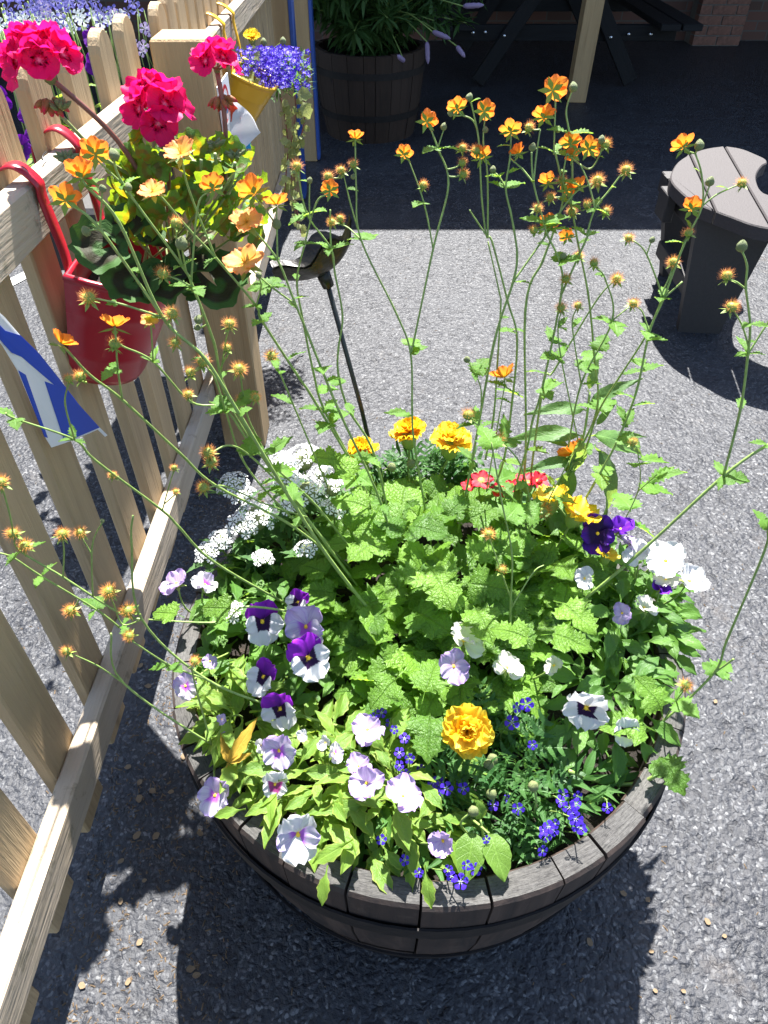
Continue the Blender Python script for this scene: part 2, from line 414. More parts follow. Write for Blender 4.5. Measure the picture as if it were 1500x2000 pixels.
# ------------------------------------------------------------------ mesh helpers
class MB:
    def __init__(self):
        self.v, self.f, self.uv = [], [], []
    def grid(self, pts, uvs=None, closed=False):
        """pts[i][j] grid of points"""
        o = len(self.v)
        n, m = len(pts), len(pts[0])
        for i in range(n):
            for j in range(m):
                self.v.append(tuple(pts[i][j]))
                self.uv.append(uvs[i][j] if uvs else (j / max(1, m - 1), i / max(1, n - 1)))
        mm = m if closed else m - 1
        for i in range(n - 1):
            for j in range(mm):
                a = o + i * m + j; b = o + i * m + (j + 1) % m
                self.f.append((a, b, b + m, a + m) if (j + 1) % m else (a, b, o + (i + 1) * m, a + m))
        return o
    def tube(self, pts, radii, sides=5, cap=True):
        pts = [Vector(p) for p in pts]
        n = len(pts)
        rings = []
        up = None
        for i, p in enumerate(pts):
            d = (pts[min(n - 1, i + 1)] - pts[max(0, i - 1)])
            d = d.normalized() if d.length > 1e-9 else Vector((0, 0, 1))
            if up is None or abs(up.dot(d)) > .98:
                up = Vector((1, 0, 0)) if abs(d.x) < .8 else Vector((0, 1, 0))
            x = up.cross(d).normalized(); y = d.cross(x); up = y
            r = radii[i] if isinstance(radii, (list, tuple)) else radii
            rings.append([p + (x * math.cos(2 * PI * k / sides) + y * math.sin(2 * PI * k / sides)) * r for k in range(sides)])
        o = len(self.v)
        self.grid(rings, closed=True)
        if cap:
            self.f.append(tuple(o + k for k in range(sides))[::-1])
            self.f.append(tuple(o + (n - 1) * sides + k for k in range(sides)))
    def box(self, x0, x1, y0, y1, z0, z1, bev=0):
        if bev <= 0:
            o = len(self.v)
            for z in (z0, z1):
                for x, y in ((x0, y0), (x1, y0), (x1, y1), (x0, y1)):
                    self.v.append((x, y, z)); self.uv.append((0, 0))
            for q in ((3, 2, 1, 0), (4, 5, 6, 7), (0, 1, 5, 4), (1, 2, 6, 5), (2, 3, 7, 6), (3, 0, 4, 7)):
                self.f.append(tuple(o + k for k in q))
            return
        b = bev
        lay = []
        for z, e in ((z0, b), (z0 + b, 0), (z1 - b, 0), (z1, b)):
            lay.append([(x0 + b, y0 + e, z), (x1 - b, y0 + e, z), (x1 - e, y0 + b, z), (x1 - e, y1 - b, z), (x1 - b, y1 - e, z), (x0 + b, y1 - e, z), (x0 + e, y1 - b, z), (x0 + e, y0 + b, z)])
        o = len(self.v)
        self.grid(lay, closed=True)
        self.f.append(tuple(o + k for k in range(8))[::-1])
        self.f.append(tuple(o + 24 + k for k in range(8)))
    def prism(self, poly, z0, z1, bev=0):
        """poly: list of (x, y) counter-clockwise"""
        n = len(poly)
        o = len(self.v)
        if bev:
            cx = sum(p[0] for p in poly) / n; cy = sum(p[1] for p in poly) / n
            nb = []
            for i in range(n):
                a, b, c = poly[i - 1], poly[i], poly[(i + 1) % n]
                d = Vector((c[0] - a[0], c[1] - a[1])).normalized()
                nb.append((b[0] - d.y * bev, b[1] + d.x * bev))
            lay = [[(x, y, z0) for x, y in poly], [(x, y, z1 - bev) for x, y in poly], [(x, y, z1) for x, y in nb]]
        else:
            lay = [[(x, y, z0) for x, y in poly], [(x, y, z1) for x, y in poly]]
        self.grid(lay, closed=True)
        self.f.append(tuple(o + k for k in range(n))[::-1])
        self.f.append(tuple(o + (len(lay) - 1) * n + k for k in range(n)))
    def xf(self, mat, start=0):
        for i in range(start, len(self.v)):
            self.v[i] = tuple(mat @ Vector(self.v[i]))
    def mesh(self, name, mats=(), smooth=True):
        me = bpy.data.meshes.new(name)
        me.from_pydata(self.v, [], self.f)
        uvl = me.uv_layers.new(name='UVMap')
        buf = []
        for f in self.f:
            for k in f: buf.extend(self.uv[k])
        uvl.data.foreach_set('uv', buf)
        if smooth: me.polygons.foreach_set('use_smooth', [True] * len(me.polygons))
        for m in (mats if isinstance(mats, (list, tuple)) else [mats]): me.materials.append(m)
        me.update()
        return me

def put(name, me, parent=None, mat=None, loc=None):
    """link a mesh object; mat/loc are in the parent's local space"""
    o = bpy.data.objects.new(name, me)
    col.objects.link(o)
    if parent is not None: o.parent = parent
    if mat is not None: o.matrix_local = mat
    elif loc is not None: o.location = loc
    return o
def part(name, mb, m, parent, smooth=True):
    """mb holds world coordinates; parent is a thing (translated Empty)"""
    base = parent['_b'] if False else BASE.get(parent.name, Vector((0, 0, 0)))
    mb.xf(Matrix.Translation(-base))
    return put(name, mb.mesh(name, m, smooth), parent)
BASE = {}
def thing(name, label, cat, loc=(0, 0, 0), group=None):
    o = bpy.data.objects.new(name, None)
    col.objects.link(o)
    o.empty_display_size = .02
    o.location = loc
    o['label'] = label; o['category'] = cat
    if group: o['group'] = group
    BASE[o.name] = Vector(loc)
    return o
def tag(o, label, cat, group=None):
    o['label'] = label; o['category'] = cat
    if group: o['group'] = group
    return o
def structure(o):
    o['kind'] = 'structure'; return o
def wp(parent, m):
    """world matrix -> local matrix under a thing"""
    return Matrix.Translation(-BASE[parent.name]) @ m
def frame(p, n, up=(0, 0, 1), s=1.0):
    """matrix: local +Z along n, local +Y near up, at p"""
    n = Vector(n).normalized(); up = Vector(up)
    x = up.cross(n)
    if x.length < 1e-4: x = Vector((1, 0, 0)).cross(n)
    x.normalize(); y = n.cross(x)
    m = Matrix((x, y, n)).transposed().to_4x4() @ Matrix.Scale(s, 4)
    return Matrix.Translation(Vector(p)) @ m
def aim(p, d, n=(0, 0, 1), s=1.0):
    """matrix: local +Y along d, local +Z near n"""
    d = Vector(d).normalized(); n = Vector(n)
    x = d.cross(n)
    if x.length < 1e-4: x = d.cross(Vector((1, 0, .3)))
    x.normalize(); z = x.cross(d)
    m = Matrix((x, d, z)).transposed().to_4x4() @ Matrix.Scale(s, 4)
    return Matrix.Translation(Vector(p)) @ m
def U(a, b): return rnd.uniform(a, b)

def smooth_path(pts, per=4):
    P = [Vector(p) for p in pts]
    if len(P) < 3: return [P[0].lerp(P[-1], i / per) for i in range(per + 1)]
    out = []
    for i in range(len(P) - 1):
        p0, p1, p2, p3 = P[max(0, i - 1)], P[i], P[i + 1], P[min(len(P) - 1, i + 2)]
        for k in range(per):
            t = k / per
            out.append(.5 * ((2 * p1) + (p2 - p0) * t + (2 * p0 - 5 * p1 + 4 * p2 - p3) * t * t + (3 * p1 - p0 - 3 * p2 + p3) * t ** 3))
    out.append(P[-1])
    return out

# ------------------------------------------------------------------ leaf and petal meshes (unit size, base at origin, along +Y)
def leaf_mesh(name, m, W=.5, prof=None, n=8, k=2, teeth=0, nteeth=0, fold=.12, droop=.25, pleat=0, lobes=0, pet=0, seed=0):
    r = random.Random(seed)
    mb = MB()
    pts, uvs = [], []
    for i in range(n + 1):
        t = i / n
        wv = prof(t) * W
        if lobes: wv *= 1 - lobes * abs(math.sin(t * PI * 3.0 + .2)) * (1 if .12 < t < .9 else 0)
        if nteeth: wv *= 1 - teeth * (((t * nteeth) % 1.0) if i % 2 else 0) - (teeth * .9 if i % 2 else 0)
        row, ur = [], []
        for j in range(-k, k + 1):
            s = j / k
            x = wv * s
            y = t - abs(s) * wv * .12 + (.10 * wv * abs(s) if nteeth and i % 2 == 0 else 0)
            z = fold * abs(x) - droop * t * t + pleat * math.sin((t - .28 * abs(s)) * PI * 16) * abs(s) * (1 - abs(s) * .4)
            z += .03 * math.sin(7 * t + s * 3 + seed)
            row.append((x, y, z)); ur.append((.5 + .5 * s, t))
        pts.append(row); uvs.append(ur)
    mb.grid(pts, uvs)
    if pet:
        w0 = .018
        o = len(mb.v)
        mb.v += [(-w0, -pet, -.25 * pet), (w0, -pet, -.25 * pet)]; mb.uv += [(.5, 0), (.5, 0)]
        mb.f.append((o, o + 1, k + 1, k - 1))
    return mb.mesh(name, m)
def prof_oval(t): return math.sin(PI * min(1, t ** .85)) ** .7 if 0 < t < 1 else 0.03
def prof_lance(t): return math.sin(PI * t ** .75) ** 1.0 * (1 - .25 * t) if 0 < t < 1 else 0.02
def prof_spoon(t): return (.12 + .88 * math.sin(PI * max(0, (t - .25) / .75) ** .9)) if .25 < t < 1 else (.12 if t <= .25 else .03)
def prof_geum(t):
    # small lower lobes, then a broad three-lobed end
    if t <= 0 or t >= 1: return .05
    a = .42 * math.exp(-((t - .16) / .09) ** 2)
    b = 1.0 * math.sin(PI * max(0, min(1, (t - .22) / .78)) ** .8) ** .65 if t > .22 else .05
    return max(a, b, .08)
LOBED = [(.03, -.02), (.14, .03), (.28, -.02), (.31, .07), (.43, .05), (.42, .15), (.53, .19), (.47, .26), (.53, .36), (.43, .37), (.41, .46), (.24, .46),
         (.33, .53), (.31, .58), (.39, .64), (.32, .69), (.33, .77), (.24, .79), (.22, .88), (.13, .89), (.07, .97), (.012, 1.0)]
ROUNDED = [(.03, -.04), (.18, -.06), (.34, -.05), (.36, .04), (.50, .08), (.48, .17), (.60, .25), (.54, .33), (.60, .43), (.52, .49), (.54, .58), (.44, .62),
           (.45, .71), (.36, .74), (.34, .83), (.25, .84), (.20, .92), (.11, .92), (.06, .98), (.012, 1.0)]
NARROW = [(.02, .0), (.05, .10), (.16, .14), (.10, .22), (.22, .30), (.15, .36), (.26, .46), (.17, .50), (.22, .62), (.13, .66), (.15, .78), (.07, .82), (.01, 1.0)]
def cut_leaf(name, m, edge, seed, pet=.3, quilt=.022, droop=.30, fold=.16):
    """leaf with a toothed, lobed outline; every row of faces runs from the midrib to a tooth or a notch"""
    g = random.Random(seed)
    mb = MB()
    n, k = len(edge) - 1, 3
    pts, uvs = [], []
    tw = g.uniform(-.12, .12)
    jl = [(g.uniform(.85, 1.12), g.uniform(-.02, .02)) for _ in edge]; jr = [(g.uniform(.85, 1.12), g.uniform(-.02, .02)) for _ in edge]
    for i, (ex, ey) in enumerate(edge):
        t = i / n
        row, ur = [], []
        for j in range(-k, k + 1):
            q = abs(j) / k
            jj = jl[i] if j < 0 else jr[i]
            x = ex * q * jj[0] * (1 if j > 0 else -1); y = t * (1 - q) + (ey + jj[1]) * q if 0 < i < n else ey
            z = fold * abs(x) - droop * y * y + quilt * q * (1 - .3 * q) * (1 if i % 2 == 0 else -1) * 1.4 + .03 * math.sin(6 * t + j + seed) + tw * x * y - .18 * x * x
            row.append((x, y, z)); ur.append((.5 + .5 * j / k, t))
        pts.append(row); uvs.append(ur)
    mb.grid(pts, uvs)
    if pet:
        o = len(mb.v)
        mb.v += [(-.016, -pet, -.3 * pet), (.016, -pet, -.3 * pet)]; mb.uv += [(.5, 0), (.5, 0)]
        mb.f.append((o, o + 1, k + 1, k - 1))
    return mb.mesh(name, m)
GEUM = [cut_leaf('geum_leaf', M['geumleaf'], LOBED, q) for q in range(6)]
GEUMR = [cut_leaf('geum_round_leaf', M['geumleaf'], ROUNDED, q + 10) for q in range(3)]
BRACT = [cut_leaf('stem_leaf', M['stemleaf'], NARROW, q, 0, .02, .3) for q in range(3)] + [cut_leaf('stem_leaf', M['stemleaf'], LOBED, 7, .08)]
PANSYL = [leaf_mesh('pansy_leaf', M['pansyleaf'], .21, prof_spoon, 10, 2, .12, 5, .25, .35, 0, 0, 0, s) for s in range(3)]
PANSYL2 = [leaf_mesh('pansy_leaf_pale', M['pansyleaf2'], .20, prof_spoon, 10, 2, .14, 5, .25, .35, 0, 0, 0, s + 4) for s in range(3)]
VERBL = [leaf_mesh('verbena_leaf', M['verbenaleaf'], .26, prof_lance, 10, 1, .30, 5, .2, .3, 0, .2, 0, s) for s in range(2)]
LOBL = [leaf_mesh('lobelia_leaf', M['lobelialeaf'], .12, prof_lance, 6, 1, 0, 0, .2, .3, 0, 0, 0, s) for s in range(2)]
LONGL = [leaf_mesh('long_pointed_leaf', M['longleaf'], .16, prof_lance, 12, 2, .05, 6, .22, .35, .008, 0, .08, s) for s in range(2)]
BROADL = [leaf_mesh('broad_leaf', M['broadleaf'], .34, prof_oval, 10, 2, .03, 5, .22, .3, .008, 0, .12, s) for s in range(2)]
DRYL = leaf_mesh('yellowed_leaf', M['dryleaf'], .16, prof_lance, 10, 1, .12, 5, .3, .1, 0, 0, .1, 3)
IVYL = [leaf_mesh('ivy_leaf', M['ivyleaf'], .5, prof_oval, 6, 1, .2, 3, .1, .3, 0, 0, .2, s) for s in range(2)]
def feather_mesh(name, m, pairs=6, seed=0):
    """pinnate leaf, leaflets share the midrib's vertices"""
    r = random.Random(seed)
    mb = MB()
    nn = pairs * 2 + 1
    rib = []
    for i in range(nn + 1):
        t = i / nn
        z = -.28 * t * t
        rib.append((len(mb.v), t, z))
        mb.v += [(-.012 * (1 - t * .6), t, z), (.012 * (1 - t * .6), t, z)]; mb.uv += [(.5, t), (.5, t)]
    for i in range(nn):
        a, b = rib[i][0], rib[i + 1][0]
        mb.f.append((a, a + 1, b + 1, b))
    for i in range(1, nn, 2):
        for sd_ in (-1, 1):
            a, b = rib[i][0] + (1 if sd_ > 0 else 0), rib[i + 1][0] + (1 if sd_ > 0 else 0)
            t = rib[i][1]
            L = .42 * math.sin(PI * (.18 + .75 * t)) * r.uniform(.6, 1.2)
            o = len(mb.v)
            y0 = t + .04
            z0 = rib[i][2]
            for (u, wd) in ((.45, .060), (.8, .040)):
                mb.v += [(sd_ * L * u, y0 + L * u * .55 - wd, z0 + .05 * u), (sd_ * L * u, y0 + L * u * .55 + wd, z0 + .05 * u)]
                mb.uv += [(.5 + sd_ * u * .5, t), (.5 + sd_ * u * .5, t)]
            mb.v.append((sd_ * L, y0 + L * .6, z0 - .02)); mb.uv.append((.5 + sd_ * .5, t))
            q = [(a, o, o + 1, b), (o, o + 2, o + 3, o + 1), (o + 2, o + 4, o + 3)]
            for f in q: mb.f.append(f if sd_ > 0 else f[::-1])
    return mb.mesh(name, m)
FEATH = [feather_mesh('feathery_leaf', M['feather'], 3 + s % 3, s) for s in range(4)]
def round_leaf(name, m, seed=0):
    """scalloped round leaf with the stalk at the notch; UV v runs from the middle to the rim"""
    r = random.Random(seed)
    mb = MB()
    na, nr = 40, 5
    pts, uvs = [], []
    for i in range(nr + 1):
        q = i / nr
        row, ur = [], []
        for j in range(na + 1):
            a = -PI / 2 + .18 + (2 * PI - .36) * j / na
            rad = q * .52 * (1 + .07 * math.sin(j * 2 * PI / na * 9 + seed) * q * q)
            z = .10 * q * q * math.sin(a * 4 + seed) + .16 * q * q + .035 * q ** 3 * math.sin(j * 2 * PI / na * 9 + 1)
            row.append((rad * math.cos(a), .18 + rad * math.sin(a) * .95, z)); ur.append((j / na, q))
        pts.append(row); uvs.append(ur)
    mb.grid(pts, uvs)
    return mb.mesh(name, m)
PELL = [round_leaf('pelargonium_leaf', M['pelleaf'], s) for s in range(3)]
PELD = [round_leaf('pelargonium_leaf_dark', M['pelleafdark'], s + 5) for s in range(3)]

def petal_mesh(name, m, W=.5, wide=.62, n=5, k=4, ruf=.05, cup=.15, seed=0, notch=.0, waist=.14):
    r = random.Random(seed)
    mb = MB()
    pts, uvs = [], []
    ph = r.uniform(0, 6)
    for i in range(n + 1):
        t = i / n
        # width grows from the claw to the widest place, then rounds off
        if t < wide: wv = waist + (1 - waist) * math.sin(PI / 2 * t / wide)
        else: wv = math.sqrt(max(0, 1 - ((t - wide) / (1.04 - wide)) ** 2 * .92))
        row, ur = [], []
        for j in range(-k, k + 1):
            s = j / k
            x = W * wv * s
            y = t * (1 - .10 * s * s * t) - notch * t * t * math.exp(-(s * 3.2) ** 2)
            z = cup * (t * t * .6 + .5 * (wv * s) ** 2 * t) + ruf * t * t * math.sin(s * 6.5 + ph) + ruf * .5 * t * t * math.sin(s * 13 + ph * 2)
            row.append((x, y, z)); ur.append((.5 + .5 * s, t))
        pts.append(row); uvs.append(ur)
    mb.grid(pts, uvs)
    return mb.mesh(name, m)

# ------------------------------------------------------------------ the setting
def ground():
    mb = MB()
    def sheet(x0, x1, y0, y1): mb.box(x0, x1, y0, y1, -.05, 0)
    sheet(-60, 60, -30, 90)
    o = structure(put('asphalt_ground', mb.mesh('asphalt_ground', M['asphalt'], False)))
    mb = MB()
    a = atZ(20, 552, .004); b_ = atZ(82, 520, .004)
    d = (b_ - a).normalized(); nrm = Vector((-d.y, d.x, 0)) * .03
    a2, b2 = a - d * 2.0, b_ + d * .1
    q = [a2 - nrm, b2 - nrm, b2 + nrm, a2 + nrm]
    for p in q: mb.v.append((p.x, p.y, .004)); mb.uv.append((0, 0))
    mb.f.append((0, 1, 2, 3))
    structure(put('painted_line', mb.mesh('painted_line', M['paintline'], False)))
ground()

# canopy behind: brick wall, roof, post
mb = MB(); mb.box(-9, 9, 7.75, 8.05, 0, 3.2)
tag(put('brick_wall', mb.mesh('brick_wall', M['brickwall'], False)), 'dark brick wall at the back of the shaded shelter', 'wall')
mb = MB(); mb.box(-9, 9, 4.86, 8.3, 2.45, 2.57)
tag(put('shelter_roof', mb.mesh('shelter_roof', M['roof'], False)), 'dark flat roof that shades the yard behind the flowers', 'roof')
def post_box(name, x0, x1, y0, y1, h, m, label, cat='post', lean=0):
    cx, cy = (x0 + x1) / 2, (y0 + y1) / 2
    mb = MB(); mb.box(x0 - cx, x1 - cx, y0 - cy, y1 - cy, 0, h, .004)
    o = put(name, mb.mesh(name, m, False), None, Matrix.Translation((cx, cy, 0)) @ Matrix.Rotation(lean, 4, 'Y'))
    return tag(o, label, cat)
p = atZ(1110, 201, 0); q = atZ(1146, 204, 0)
post_box('shelter_post', p.x, q.x, p.y, p.y + .12, 2.45, M['oldpost'], 'pale timber post holding the shelter roof, behind the tallest orange flowers', 'post', R(1.2))

def brick_pillar():
    a = atZ(1350, 90, 0); b_ = atZ(1443, 90, 0)
    y0 = a.y; x0, x1 = a.x, b_.x
    t = thing('brick_pillar', 'old red brick pillar in deep shade at top right', 'pillar', ((x0 + x1) / 2, y0 + .2, 0))
    mb = MB(); mb.box(x0 + .008, x1 - .008, y0 + .008, y0 + .24, 0, 2.45)
    part('mortar', mb, M['mortar'], t, False)
    bw = (x1 - x0) / 2
    me = {}
    def brick_me(L, D):
        key = (round(L, 3), D)
        if key not in me:
            mb = MB(); mb.box(-L / 2, L / 2, -D / 2, D / 2, -.0325, .0325, .003)
            me[key] = mb.mesh('brick', M['brick'], False)
        return me[key]
    for c in range(14):
        z = .04 + c * .075
        cuts = [0, bw, 2 * bw] if c % 2 == 0 else [0, bw / 2, bw * 1.5, 2 * bw]
        for i in range(len(cuts) - 1):
            L = cuts[i + 1] - cuts[i] - .01
            p = Vector((x0 + (cuts[i] + cuts[i + 1]) / 2, y0 + .05 + U(-.003, .003), z))
            put('brick', brick_me(L, .10), t, wp(t, Matrix.Translation(p)))
brick_pillar()

def picnic_table():
    Y = 6.08
    t = thing('picnic_table', 'black timber picnic table with crossed legs in the shade of the shelter', 'table', (1.255, Y + .6, 0))
    def bar(name, x0, z0, x1, z1, wd, y, th=.045):
        d = Vector((x1 - x0, 0, z1 - z0)); L = d.length
        mb = MB(); mb.box(0, L, -th / 2, th / 2, -wd / 2, wd / 2, .004)
        m = Matrix.Translation((x0, y, z0)) @ Matrix.Rotation(-math.atan2(d.z, d.x), 4, 'Y')
        return put(name, mb.mesh(name, M['blackwood'], False), t, wp(t, m))
    for y in (Y, Y + 1.25):
        bar('leg', .69, .03, 1.17, .74, .10, y - .03)
        bar('leg', 1.82, .03, 1.34, .74, .10, y - .03)
        bar('crossbeam', .42, .33, 2.09, .33, .10, y + .02)
        bar('top_bearer', .9, .70, 1.61, .70, .08, y + .02)
    for xs, z in (((.40, .55), .40), ((1.96, 2.11), .40), ((.95, 1.10, 1.255, 1.41, 1.56), .765)):
        for x in xs:
            mb = MB(); mb.box(x - .068, x + .068, Y - .25, Y + 1.5, z - .02, z + .02, .004)
            part('seat_plank' if z < .6 else 'top_plank', mb, M['blackwood'], t, False)
    for px, py in ((985, 70), (1193, 73), (924, 64), (948, 63), (1228, 67), (1271, 67)):
        c = atY(px, py, Y - .056)
        mb = MB()
        pts = [[(c.x + r * math.cos(a * PI / 5), c.y - dy, c.z + r * math.sin(a * PI / 5)) for a in range(10)] for r, dy in ((.013, -.02), (.013, .002), (.009, .007), (.001, .009))]
        mb.grid(pts, closed=True)
        part('bolt', mb, M['steel'], t)
picnic_table()

# ------------------------------------------------------------------ picket fence
XF, XB, XP = -.475, -.508, -.530     # rail front, rail back = picket front, picket back
ZT0, ZT1, ZB0, ZB1 = .913, .985, .166, .243
def drop(y): return -.034 * (min(y, 1.75) - 1.0)
def picket_mesh(wd, h):
    mb = MB()
    prof = [(-wd / 2, .0), (-wd / 2, h - wd * .42)]
    for i in range(1, 8):
        a = PI - PI * i / 8
        prof.append((math.cos(a) * wd / 2, h - wd * .42 + math.sin(a) * wd * .42))
    prof += [(wd / 2, h - wd * .42), (wd / 2, 0)]
    n = len(prof)
    th = (XB - XP) / 2
    b = .003
    lay = []
    for x, ins in ((th, b), (th - b, 0), (-th + b, 0), (-th, b)):
        lay.append([(x, y * (1 - ins / (wd / 2)), max(0, z - (ins if z > .1 else 0))) for y, z in prof])
    mb.grid(lay, closed=True)
    o = 0
    mb.f.append(tuple(range(n))[::-1]); mb.f.append(tuple(3 * n + k for k in range(n)))
    # split caps stay n-gons
    return mb.mesh('picket', M['picket'], False)
def fence_run(label, ys, y0, y1, dx, wd=.082, group=None, nails=True):
    t = thing('picket_fence', label, 'fence', (XB + dx, (y0 + y1) / 2, 0), 'runs of wooden picket fence')
    for nm, z0, z1 in (('top_rail', ZT0, ZT1), ('bottom_rail', ZB0, ZB1)):
        mb = MB(); mb.box(XB - XF, 0, -(y1 - y0) / 2, (y1 - y0) / 2, 0, z1 - z0, .004)
        yc = (y0 + y1) / 2
        lev = drop(yc) if yc < 1.75 else drop(1.75)
        put(nm, mb.mesh(nm, M['rail'], False), t, wp(t, Matrix.Translation((XF + dx, yc, z0 + lev)) @ Matrix.Rotation(-.034 if yc < 1.75 else 0, 4, 'X')))
    me = picket_mesh(wd, 1.0)
    for y in ys:
        hz = 1.10 + drop(y) + U(-.006, .006) - .075
        m = Matrix.Translation(((XB + XP) / 2 + dx - .001, y, .075 + U(-.006, .006))) @ Matrix.Rotation(U(-.008, .008), 4, 'X') @ Matrix.Diagonal((1, U(.95, 1.05), hz, 1))
        put('picket', me, t, wp(t, m))
    return t
ys1 = [.455 + .1605 * i - .045 for i in range(-4, 9)]
ys1 = [y for y in ys1 if y < 1.70]
F1 = fence_run('near wooden picket fence with round-topped boards, left of the barrel', ys1, -.35, 1.80, 0)
ys2 = [1.86 + .1 * i for i in range(0, 19)]
F2 = fence_run('farther picket fence with closely set boards beyond the square post', ys2, 1.815, 3.66, .030, .078)
# hook-shaped staple on the rail
mb = MB()
mb.tube(smooth_path([atX(83, 312, XF - .012) + Vector((0, 0, .0)), atX(84, 304, XF - .014), atX(92, 302, XF - .016) + Vector((0, 0, .004))], 4), .0012, 5)
part('staple', mb, M['iron'], F1)
post_box('fence_post', XF + .001, -.355, 1.70, 1.813, 1.032, M['post'], 'thick square fence post between the two fence runs', 'post')
# end posts with blue painted edges
def blue_post(x0, x1, y0, y1, label):
    t = thing('gate_post', label, 'post', ((x0 + x1) / 2, (y0 + y1) / 2, 0), 'tall timber posts with blue edges')
    mb = MB(); mb.box((x0 - x1) / 2, (x1 - x0) / 2, (y0 - y1) / 2, (y1 - y0) / 2, 0, 2.3, .004)
    put('timber', mb.mesh('timber', M['post'], False), t)
    mb = MB(); mb.box(x1 + .0005, x1 + .016, y0 - .001, y1, .01, 2.3, .002)
    part('blue_strip', mb, M['bluepaint'], t, False)
blue_post(-.545, -.412, 3.72, 3.83, 'nearer tall timber post with blue edge at the end of the fence')
blue_post(-.462, -.378, 4.33, 4.42, 'farther tall timber post with blue edge, beside the shaded tub')

# ------------------------------------------------------------------ barrels
def barrel(name, label, cx, cy, Rt, Rb, h, staves, m, hoops, seed, thick=.032, soil_z=None, lip=True):
    r = random.Random(seed)
    t = thing(name, label, 'planter', (cx, cy, 0))
    ws = [r.uniform(.7, 1.25) for _ in range(staves)]
    tot = sum(ws)
    a = r.uniform(0, 1)
    def rad(z):
        q = z / h
        return Rb + (Rt - Rb) * (1 - (1 - q) ** 1.9)
    for wv in ws:
        da = 2 * PI * wv / tot
        gap = .0016 / Rt
        a0, a1 = -da / 2 + gap, da / 2 - gap
        dr = r.uniform(-.0018, .0018); dz = r.uniform(-.003, .003)
        mb = MB()
        zs = [0, h * .2, h * .4, h * .6, h * .8, h - .005, h]
        rings = []
        for i, z in enumerate(zs):
            ro = rad(z) + dr - (.004 if i == 6 else 0)
            zz = z + (dz if i >= 5 else 0)
            ri = rad(z) - thick + dr + (.003 if i == 6 else 0)
            ring = []
            for k in range(4):
                q = a0 + (a1 - a0) * k / 3
                ring.append((ro * math.sin(q), Rt - ro * math.cos(q), zz))
            for k in range(3, -1, -1):
                q = a0 + (a1 - a0) * k / 3
                ring.append((ri * math.sin(q), Rt - ri * math.cos(q), zz))
            rings.append(ring)
        mb.grid(rings, closed=True)
        mb.f.append(tuple(range(8))[::-1])
        b0 = 6 * 8
        for k in range(3): mb.f.append((b0 + k, b0 + k + 1, b0 + 6 - k, b0 + 7 - k))
        ang = a + da / 2
        mm = Matrix.Rotation(ang, 4, 'Z') @ Matrix.Translation((0, -Rt, 0))
        put('stave', mb.mesh('stave', m, False), t, mm)
        a += da
    for z0, z1, ex in hoops:
        mb = MB()
        n = 72
        rings = []
        for zz, e in ((z0, .0), (z0, ex), (z1, ex), (z1, .0)):
            rings.append([((rad(zz) + .002 + e) * math.cos(2 * PI * k / n), (rad(zz) + .002 + e) * math.sin(2 * PI * k / n), zz) for k in range(n)])
        mb.grid(rings, closed=True)
        put('hoop', mb.mesh('hoop', M['hoop'], False), t)
    mb = MB()
    sz = soil_z if soil_z else h - .05
    n = 40
    rings = []
    for i in range(9):
        q = i / 8
        rr = (rad(sz) - thick + .004) * q
        rings.append([(rr * math.cos(2 * PI * k / n), rr * math.sin(2 * PI * k / n), sz + (.012 * r.uniform(-1, 1) if 0 < i < 8 else 0)) for k in range(n)])
    mb.grid(rings, closed=True)
    put('soil', mb.mesh('soil', M['soil']), t)
    return t
BC = Vector((.064, .664, 0)); BR = .378; BH = .44; SZ = .395
barrel('half_barrel_planter', 'weathered half barrel with grey oak rim, full of flowers, in the foreground', BC.x, BC.y, BR, .302, BH, 32, M['stave'], [(.335, .372, .003), (.135, .172, .003), (.01, .045, .003)], 3, .034, SZ)
barrel('shaded_half_barrel', 'dark half barrel planter standing in the shade behind', -.085, 4.93, .325, .27, .46, 24, M['oldstave'], [(.34, .375, .003), (.12, .155, .003)], 5)

